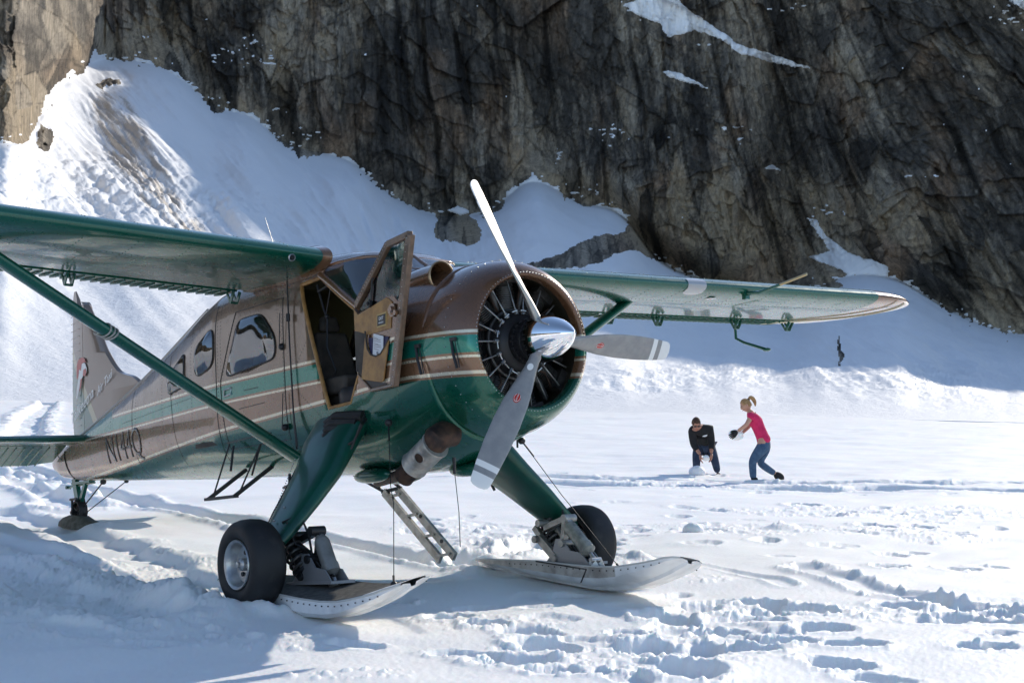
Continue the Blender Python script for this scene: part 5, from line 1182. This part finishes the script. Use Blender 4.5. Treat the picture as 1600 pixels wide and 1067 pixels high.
m_ = MB(); m_.prism([dp(a, z, -.004) for a, z in [(.08, .37), (.15, .43), (.64, .77), (.86, .78), (.73, .36), (.56, .40)]], dnv * .004); P(m_, 'door_window', M_glass, door, smooth=False)
m_ = MB(); m_.tube([dp(.30, .37, .01), dp(.34, .56, .012), dp(.36, .585, .01)], .008, 6); m_.lathe(dp(.30, .40, .01), dnv, [(0, .028), (.02, .028), (.02, .012), (.035, .012), (.035, 0)], 14); P(m_, 'window_catch', M_dark, door)
m_ = MB(); m_.lathe(dp(.655, .295, .015), dnv, [(0, .05), (.012, .05), (.012, .03), (.03, .028), (.03, 0)], 18, ); m_.tube([dp(.66, .30, .03), dp(.70, .26, .05)], .01, 8); m_.lathe(dp(.735, .265, .03), dnv, [(0, .02), (.02, .02), (.02, 0)], 12); P(m_, 'latch_handle', M_bronze, door)
# map pocket with a sagging mouth
m_ = MB(); top_ = [(.225, .20), (.25, .06), (.30, .01), (.38, -.01), (.46, -.0), (.54, .05), (.585, .085)]
m_.prism([dp(a, z, .016) for a, z in top_ + [(.475, -.205), (.44, -.212), (.13, -.155), (.125, -.14)]], dnv * .012); P(m_, 'door_pocket', M_ochre, door, bevel=.004)
m_ = MB(); m_.tube([dp(a, z, .03) for a, z in top_], .006, 6); P(m_, 'pocket_hem', M_seat, door)
m_ = MB(); m_.prism([dp(a, z, .013) for a, z in [(.39, .20), (.545, .20), (.555, .30), (.40, .30)]], dnv * .004); pl_ = P(m_, 'exit_placard', worn(mat('gold', (.4, .28, .1), .4, .4), (.40, .29, .11), (.3, .2, .08)), door, smooth=False)
m_ = MB(); m_.prism([dp(a, z, .017) for a, z in [(.405, .212), (.532, .212), (.54, .288), (.415, .288)]], dnv * .002); P(m_, 'placard_field', M_dark, pl_, smooth=False)
text_('EXIT', .036, dp(.435, .25, .0195), dv, (0, 0, 1), M_white, pl_, 'placard_lettering'); text_('HANDLE', .020, dp(.428, .225, .0195), dv, (0, 0, 1), M_white, pl_, 'placard_lettering')
m_ = MB()
for p0, p1 in (((.06, .425), (.608, .795)), ((.93, .78), (.60, -.24)), ((.58, -.25), (.27, -.25))):
    for k in range(22): a = p0[0] + (p1[0] - p0[0]) * k / 21; z = p0[1] + (p1[1] - p0[1]) * k / 21; m_.sphere(dp(a, z, .024), .0035, 4)
P(m_, 'rivet', M_alu, door, kind='stuff')

# ---- papers tucked in the door pocket: things of their own
def W(mb, name, mats, label, cat, **k):
    vs_ = [toworld(v) for v in mb.v]; c = sum(vs_, Vector()) / len(vs_); mb.v = [tuple(v) for v in vs_]
    o = mb.obj(name, mats, None, off=c, **k); o.location = c; o['label'] = label; o['category'] = cat; return o
m_ = MB(); m_.prism([dp(a, z, .009) for a, z in [(.25, .145), (.56, .115), (.55, -.02), (.27, -.02)]], dnv * .006); W(m_, 'folder', mat('navy_folder', (.02, .02, .07), .6), 'dark blue folder sticking out of the pocket on the open cockpit door', 'folder', smooth=False)
m_ = MB(); m_.prism([dp(a, z, .0205) for a, z in [(.345, .165), (.50, .125), (.48, -.02), (.31, -.02)]], dnv * .0012); bk = W(m_, 'booklet', mat('paper', (.62, .64, .66), .7), 'pale printed booklet leaning in front of the dark blue folder in the door pocket', 'booklet', smooth=False)
m_ = MB()
for k in range(7): z = .13 - k * .014; m_.prism([dp(a, zz, .0228) for a, zz in [(.345, z + .01), (.345 + (.11 if k % 3 else .07), z + .01 - .022), (.345 + (.11 if k % 3 else .07), z - .022 + .005), (.345, z + .005)]], dnv * .0004)
m_.sphere(dp(.40, .012, .0225), .012, 8)
bo = m_; bo.v = [tuple(toworld(v)) for v in bo.v]; o = bo.obj('printed_lines', M_grey, bk, off=bk.location, smooth=False)

# ================================================================== PEOPLE
PXM = 1 / 84.
def skin_obj(name, joints, edges, material, parent, sub=2, root=0, off=(0, 0, 0)):
    """joints: list of (x, y, z, radius[, radius2]); edges: index pairs"""
    me = bpy.data.meshes.new(name); me.from_pydata([j[:3] for j in joints], edges, [])
    o = bpy.data.objects.new(name, me); COL.objects.link(o); o.parent = parent
    mod = o.modifiers.new('skin', 'SKIN'); mod.use_smooth_shade = True
    if not me.skin_vertices: bm_ = None
    sv_ = me.skin_vertices[0].data
    for i, j in enumerate(joints): sv_[i].radius = (j[3], j[4] if len(j) > 4 else j[3]); sv_[i].use_root = (i == root)
    s2 = o.modifiers.new('sub', 'SUBSURF'); s2.levels = sub; s2.render_levels = sub
    me.materials.append(material); return o
M_skin = mat('skin', (.50, .27, .18), .5); M_skin2 = mat('skin_tan', (.42, .20, .13), .5)
def cloth(name, c0, c1, sc_=12):
    m = mat(name, c0, .85); L(m, mix_(m, ramp_(m, noise_(m, sc_, 5), .4, .65), c0, c1), BS(m).inputs['Base Color'])
    L(m, bump_(m, noise_(m, 14, 4), .6, .03), BS(m).inputs['Normal']); return m
M_pink = cloth('pink_shirt', (.62, .02, .11), (.52, .012, .085)); M_jeans = cloth('blue_jeans', (.035, .075, .14), (.06, .115, .19)); M_jeans2 = cloth('dark_jeans', (.018, .03, .065), (.035, .055, .10))
M_black = cloth('black_fleece', (.008, .008, .009), (.014, .014, .015)); M_boot = mat('boot', (.008, .008, .008), .7)
M_blond = cloth('blond_hair', (.42, .25, .11), (.28, .15, .06), 25); M_brownh = cloth('brown_hair', (.045, .022, .012), (.09, .045, .025), 25)
def hand(parent, wrist, dirv, palmn, mat_, name, sc_=1., curl=.5):
    """five fingers rooted in a palm; dirv: wrist to knuckles; palmn: palm normal (fingers curl towards it)"""
    d = Vector(dirv).normalized(); n = Vector(palmn); n = (n - d * n.dot(d)).normalized(); s_ = d.cross(n); w_ = Vector(wrist); J = []; E_ = []
    def a(p, r): J.append((*p, r * sc_)); return len(J) - 1
    r0 = a(w_, .022); pm = a(w_ + d * .045 * sc_, .030); E_.append((r0, pm))
    for k, (lat, ln) in enumerate(((-.033, .070), (-.011, .080), (.011, .076), (.033, .060))):
        b = a(w_ + (d * .085 + s_ * lat) * sc_, .013); E_.append((pm, b)); q = w_ + (d * .085 + s_ * lat) * sc_; dd = d; prev = b
        for m2 in range(3):
            dd = (dd + n * curl * .8).normalized(); q = q + dd * ln * sc_ / 3; c = a(q, .0105 - .001 * m2); E_.append((prev, c)); prev = c
    q = w_ + (d * .03 - s_ * .035) * sc_; t0 = a(q, .013); E_.append((pm, t0)); q2 = q + (d * .03 - s_ * .02 + n * .02) * sc_; t1 = a(q2, .012); t2 = a(q2 + (d * .028 + n * .018) * sc_, .010); E_ += [(t0, t1), (t1, t2)]
    return skin_obj(name, J, E_, mat_, parent, 1, 1)
def head(parent, c, face, up, hairmat, skinmat, long_=False, glasses=False):
    """face: direction the face looks; built as one shaped head with nose, mouth, ears; hair and glasses are separate"""
    c = Vector(c); f = Vector(face).normalized(); u_ = Vector(up); u_ = (u_ - f * u_.dot(f)).normalized(); s_ = f.cross(u_)
    m_ = MB(); rings_ = []; n = 24
    for i in range(1, 22):
        t = pi * i / 22; rg = []
        for k in range(n):
            a = 2 * pi * k / n; x = sin(t) * cos(a) * .098; y = sin(t) * sin(a) * .076; z = cos(t) * .118
            if z < -.02: x *= 1 - .22 * (-.02 - z) / .1 * (1 if x < 0 else .45); y *= 1 - .30 * (-.02 - z) / .1
            if x > .04 and abs(y) < .018 and -.045 < z < .012: x += .024 * (1 - abs(y) / .018) * (1 - abs(z + .022) / .036)          # nose
            if x > .05 and abs(z - .012) < .014 and .015 < abs(y) < .045: x -= .009                                                       # eye sockets
            if x > .05 and abs(z + .062) < .012 and abs(y) < .028: x += .006                                                            # lips
            rg.append(c + f * x + s_ * y + u_ * z)
        rings_.append(rg)
    m_.loft(rings_, True, (True, True)); h = m_.obj('head', skinmat, parent, smooth=True, angle=80)
    for sg in (-1, 1):
        m_ = MB(); m_.sphere((0, 0, 0), 1, 8, sc3=(.018, .008, .03)); m_.v = [tuple(c - f * .005 + s_ * (sg * .078) + f * v[0] + s_ * v[1] + u_ * v[2]) for v in m_.v]; m_.obj('ear', skinmat, h)
        m_ = MB(); m_.sphere(tuple(c + f * .088 + s_ * sg * .03 + u_ * .012), .010, 6); m_.obj('eye', M_dark, h)
    m_ = MB(); m_.tube([c + f * .093 + s_ * -.022 - u_ * .062, c + f * .099 - u_ * .063, c + f * .093 + s_ * .022 - u_ * .062], .004, 6); m_.obj('mouth', M_decred, h)
    m_ = MB(); rings_ = []
    for i in range(0, 15):
        t = .02 + pi * .60 * i / 14; rg = []
        for k in range(28):
            a = 2 * pi * k / 28; lim = .50 if abs(math.atan2(sin(a), cos(a))) < .75 else (.74 if abs(math.atan2(sin(a), cos(a))) < 1.6 else 1.); tt = t * lim
            q = 1.09 + .05 * perlin(np.array([a * 3.]), np.array([t * 4.]), 5)[0]
            rg.append(c + f * (sin(tt) * cos(a) * .098 * q - .004) + s_ * sin(tt) * sin(a) * .078 * q + u_ * cos(tt) * .118 * q)
        rings_.append(rg)
    m_.loft(rings_, True, (True, False)); hr = m_.obj('hair', hairmat, parent, smooth=True, angle=80)
    if long_:
        b = c - f * .085 + u_ * .075
        skin_obj('ponytail', [(*b, .022), (*(b - f * .05 + u_ * .035), .042), (*(b - f * .085 + u_ * .0), .046), (*(b - f * .10 - u_ * .07), .040), (*(b - f * .085 - u_ * .13), .022), (*(b - f * .07 - u_ * .16), .008)], [(0, 1), (1, 2), (2, 3), (3, 4), (4, 5)], hairmat, hr, 2)
        m_ = MB(); m_.lathe(tuple(b), tuple(-f + u_ * .5), [(0, .03), (.012, .03)], 12); m_.obj('hair_tie', M_dark, hr)
    if glasses:
        m_ = MB()
        for sg in (-1, 1): m_.sphere((0, 0, 0), 1, 8, sc3=(.008, .030, .019)); 
        m_.v = [tuple(c + f * (.098 + v[0]) + s_ * ((-1 if i < len(m_.v) // 2 else 1) * .034 + v[1]) + u_ * (.014 + v[2])) for i, v in enumerate(m_.v)]
        m_.tube([c + s_ * -.08 + u_ * .02, c + f * .09 + s_ * -.06 + u_ * .02, c + f * .104 + u_ * .022, c + f * .09 + s_ * .06 + u_ * .02, c + s_ * .08 + u_ * .02], .005, 6)
        m_.obj('sunglasses', M_dark, h)
    return h
def person(loc, label):
    e = bpy.data.objects.new('person', None); COL.objects.link(e); e.location = loc; e['label'] = label; e['category'] = 'person'; e['group'] = 'people playing in the snow'; return e
def IM(px, py, dy, fx, fy): return ((px - fx) * PXM, dy, (fy - py) * PXM)     # figure drawn at its own scale: across, depth, up

# woman in pink
fx, fy = 1178, 753
wx_, wy_ = ground_px(1178, 753)
wom = person((wx_, wy_, 0), 'blond woman in a pink t-shirt and jeans, knees bent, carrying a snowball in black gloves')
q = lambda px, py, dy: IM(px, py, dy, fx, fy)
J = [(*q(1193, 690, 0), .095), (*q(1188, 676, 0), .09), (*q(1180, 662, 0), .105), (*q(1173.5, 652, 0), .105), (*q(1169.5, 645.5, 0), .05), (*q(1167, 640, 0), .045),
     (*q(1171, 651.5, -.16), .055), (*q(1162.7, 666, -.19), .042), (*q(1150.5, 675.5, -.12), .030), (*q(1174, 651.5, .15), .055), (*q(1172, 669, .20), .040), (*q(1158.5, 680, .08), .030),
     (*q(1190, 694, -.09), .10), (*q(1173, 721, -.10), .062), (*q(1175.5, 748, -.09), .042), (*q(1196, 695, .09), .10), (*q(1187.5, 725, .10), .062), (*q(1214, 741, .12), .045)]
E_ = [(0, 1), (1, 2), (2, 3), (3, 4), (4, 5), (3, 6), (6, 7), (7, 8), (3, 9), (9, 10), (10, 11), (0, 12), (12, 13), (13, 14), (0, 15), (15, 16), (16, 17)]
skin_obj('body', J, E_, M_skin, wom, 2)
skin_obj('shirt', [(*q(1195, 696, 0), .15, .13), (*q(1191, 686, 0), .162, .145), (*q(1187, 675, 0), .138, .125), (*q(1180, 662, 0), .155, .145), (*q(1174, 653, 0), .135, .12), (*q(1170.3, 647.5, 0), .062), (*q(1171, 652.5, -.17), .075), (*q(1167.5, 658, -.195), .062), (*q(1174, 652.5, .16), .075), (*q(1173.5, 659, .19), .062)], [(0, 1), (1, 2), (2, 3), (3, 4), (4, 5), (4, 6), (6, 7), (4, 8), (8, 9)], M_pink, wom, 2, 2)
skin_obj('undershirt', [(*q(1194.5, 693, 0), .158, .145), (*q(1192.0, 687.5, 0), .15, .138)], [(0, 1)], M_white, wom, 1)
skin_obj('jeans', [(*q(1194.5, 691, 0), .155, .145), (*q(1190.5, 683, 0), .155, .14), (*q(1189.5, 698, -.09), .125), (*q(1182, 709, -.1), .105), (*q(1173.5, 720, -.10), .078), (*q(1174.5, 732, -.1), .072), (*q(1175.8, 748, -.09), .060), (*q(1196.5, 699, .09), .125), (*q(1192, 711, .1), .10), (*q(1188, 724, .10), .076), (*q(1199, 732, .11), .070), (*q(1212.5, 740.5, .12), .055)],
         [(0, 1), (0, 2), (2, 3), (3, 4), (4, 5), (5, 6), (0, 7), (7, 8), (8, 9), (9, 10), (10, 11)], M_jeans, wom, 2)
skin_obj('boot', [(*q(1176, 744, -.09), .062), (*q(1176.5, 749.5, -.09), .055), (*q(1174, 751, -.09), .04), (*q(1185, 751, -.1), .030)][:3] + [(*q(1183, 751.5, -.10), .035)], [(0, 1), (1, 2), (1, 3)], M_boot, wom, 2)
skin_obj('boot', [(*q(1209, 738.5, .12), .068), (*q(1217, 743, .12), .082), (*q(1226, 747, .12), .075), (*q(1223, 753, .12), .064), (*q(1218.5, 759, .12), .048)], [(0, 1), (1, 2), (1, 3), (3, 4)], M_boot, wom, 2)
head(wom, q(1163.8, 636.5, 0), (-.92, -.12, -.42), (-.42, 0, .92), M_blond, M_skin, True)
bc = Vector(q(1148.5, 680.5, -.02))
hand(wom, q(1151, 676, -.12), (-.78, -.25, -.6), (.1, .9, .0), M_boot, 'glove', 1.25, .55)
hand(wom, q(1157.5, 680.5, .09), (-.9, .35, -.1), (-.1, -.9, -.1), M_boot, 'glove', 1.2, .6)
# man in black
fx2, fy2 = 1104, 745
mx_, my_ = ground_px(1108, 745)
man = person((mx_, my_, 0), 'man in black jacket, dark jeans and sunglasses bending over a snowball')
q2 = lambda px, py, dy: IM(px, py, dy, fx2, fy2)
J = [(*q2(1098, 692, .18), .13), (*q2(1094, 683, .04), .10), (*q2(1089, 673, -.12), .11), (*q2(1086, 666.5, -.25), .11), (*q2(1081, 664, -.33), .055), (*q2(1079, 661.5, -.36), .05),
     (*q2(1072.5, 672, -.22), .07), (*q2(1076, 693, -.22), .05), (*q2(1085, 708, -.36), .032), (*q2(1101, 668, -.16), .07), (*q2(1104.5, 690, -.18), .05), (*q2(1103.5, 706, -.32), .032),
     (*q2(1090, 698, .15), .105), (*q2(1083.5, 717, .02), .065), (*q2(1085, 739, .12), .045), (*q2(1105, 697, .15), .105), (*q2(1112.5, 717, .03), .065), (*q2(1119, 739, .10), .045)]
skin_obj('body', J, E_, M_skin2, man, 2)
skin_obj('jacket', [(*q2(1099, 695, .20), .165, .155), (*q2(1093.5, 683, .03), .185, .165), (*q2(1088.5, 673, -.12), .20, .17), (*q2(1086, 667.5, -.24), .145), (*q2(1082, 664.5, -.31), .068), (*q2(1073, 672, -.22), .10), (*q2(1074.5, 683, -.23), .083), (*q2(1076.5, 694, -.23), .075), (*q2(1082, 703, -.31), .058), (*q2(1101, 668, -.16), .10), (*q2(1103.5, 680, -.17), .085), (*q2(1105, 691, -.19), .075), (*q2(1104, 701, -.28), .056)],
         [(0, 1), (1, 2), (2, 3), (3, 4), (3, 5), (5, 6), (6, 7), (7, 8), (3, 9), (9, 10), (10, 11), (11, 12)], M_black, man, 2, 1)
skin_obj('jeans', [(*q2(1098, 694, .17), .165, .15), (*q2(1089, 699, .13), .12), (*q2(1085, 708, .07), .105), (*q2(1083.5, 718, .02), .082), (*q2(1084, 728, .07), .075), (*q2(1085.5, 740, .12), .068), (*q2(1105.5, 698, .13), .12), (*q2(1109.5, 708, .07), .105), (*q2(1113, 718, .03), .082), (*q2(1116, 728, .07), .075), (*q2(1119, 739, .10), .066)],
         [(0, 1), (1, 2), (2, 3), (3, 4), (4, 5), (0, 6), (6, 7), (7, 8), (8, 9), (9, 10)], M_jeans2, man, 2)
for xx, yy in ((1086, 743), (1120, 742.5)): skin_obj('shoe', [(*q2(xx, yy - 3, .12), .055), (*q2(xx, yy, .10), .05), (*q2(xx + .5, yy + .5, -.02), .042), (*q2(xx + .5, yy + 1, -.10), .03)], [(0, 1), (1, 2), (2, 3)], M_boot, man, 2)
head(man, q2(1077.5, 659, -.42), (.08, -.72, -.70), (0, -.62, .78), M_brownh, M_skin2, False, True)
hand(man, q2(1085, 708, -.36), (.12, -.1, -1), (.95, -.1, .1), M_skin2, 'hand', 1.1, .35); hand(man, q2(1103.8, 706.5, -.33), (-.1, -.1, -1), (-.95, -.1, .1), M_skin2, 'hand', 1.1, .35)
m_ = MB(); c = Vector(q2(1092.5, 679, -.315)); m_.prism([c + Vector(p) for p in [(-.05, 0, -.01), (-.02, 0, .012), (.05, 0, .03), (.04, 0, .0), (0, 0, -.015)]], (0, -.006, 0)); m_.obj('chest_logo', M_white, man, smooth=False)
# snowballs
def snowball(c, r, label, sc3=(1, 1, 1), seed=0, parts=1):
    m_ = MB(); m_.sphere((0, 0, 0), 1, 22, sc3=sc3); vv = np.array(m_.v); n = vv / np.linalg.norm(vv, axis=1)[:, None]
    a = np.arctan2(n[:, 1], n[:, 0]); h = n[:, 2]; d = 1 + .08 * fbm(n[:, 0] * 1.6 + seed, h * 1.6 + n[:, 1], 3, 901 + seed) + .03 * fbm(n[:, 0] * 7, h * 7 + n[:, 1] * 5, 2, 905)
    m_.v = [tuple(v) for v in vv * d[:, None] * r]; o = m_.obj('snowball', M_snow, smooth=True, angle=80); o.location = c; o['label'] = label; o['category'] = 'snowball'; o['group'] = 'snowballs rolled by the two people' if seed < 4 else 'loose lumps of snow'; return o
wl0 = Vector((wx_, wy_, 0)); ml0 = Vector((mx_, my_, 0))
snowball(wl0 + Vector(q(1149.5, 681.5, -.02)), .125, 'big snowball held by the woman in pink', (1.12, .95, .82), 1)
snowball(ml0 + Vector(q2(1094.5, 713.5, -.38)), .062, 'small snowball between the hands of the man in black', (1.05, 1, .95), 2)
gx, gy = ground_px(1089, 746.5); snowball((gx, gy, .10), .155, 'large snowball on the ground in front of the man in black', (1, .95, .86), 3)
gx, gy = ground_px(1083, 836); snowball((gx, gy, .05), .11, 'lone lump of snow lying to the right of the far ski tip', (1.1, 1, .85), 4)
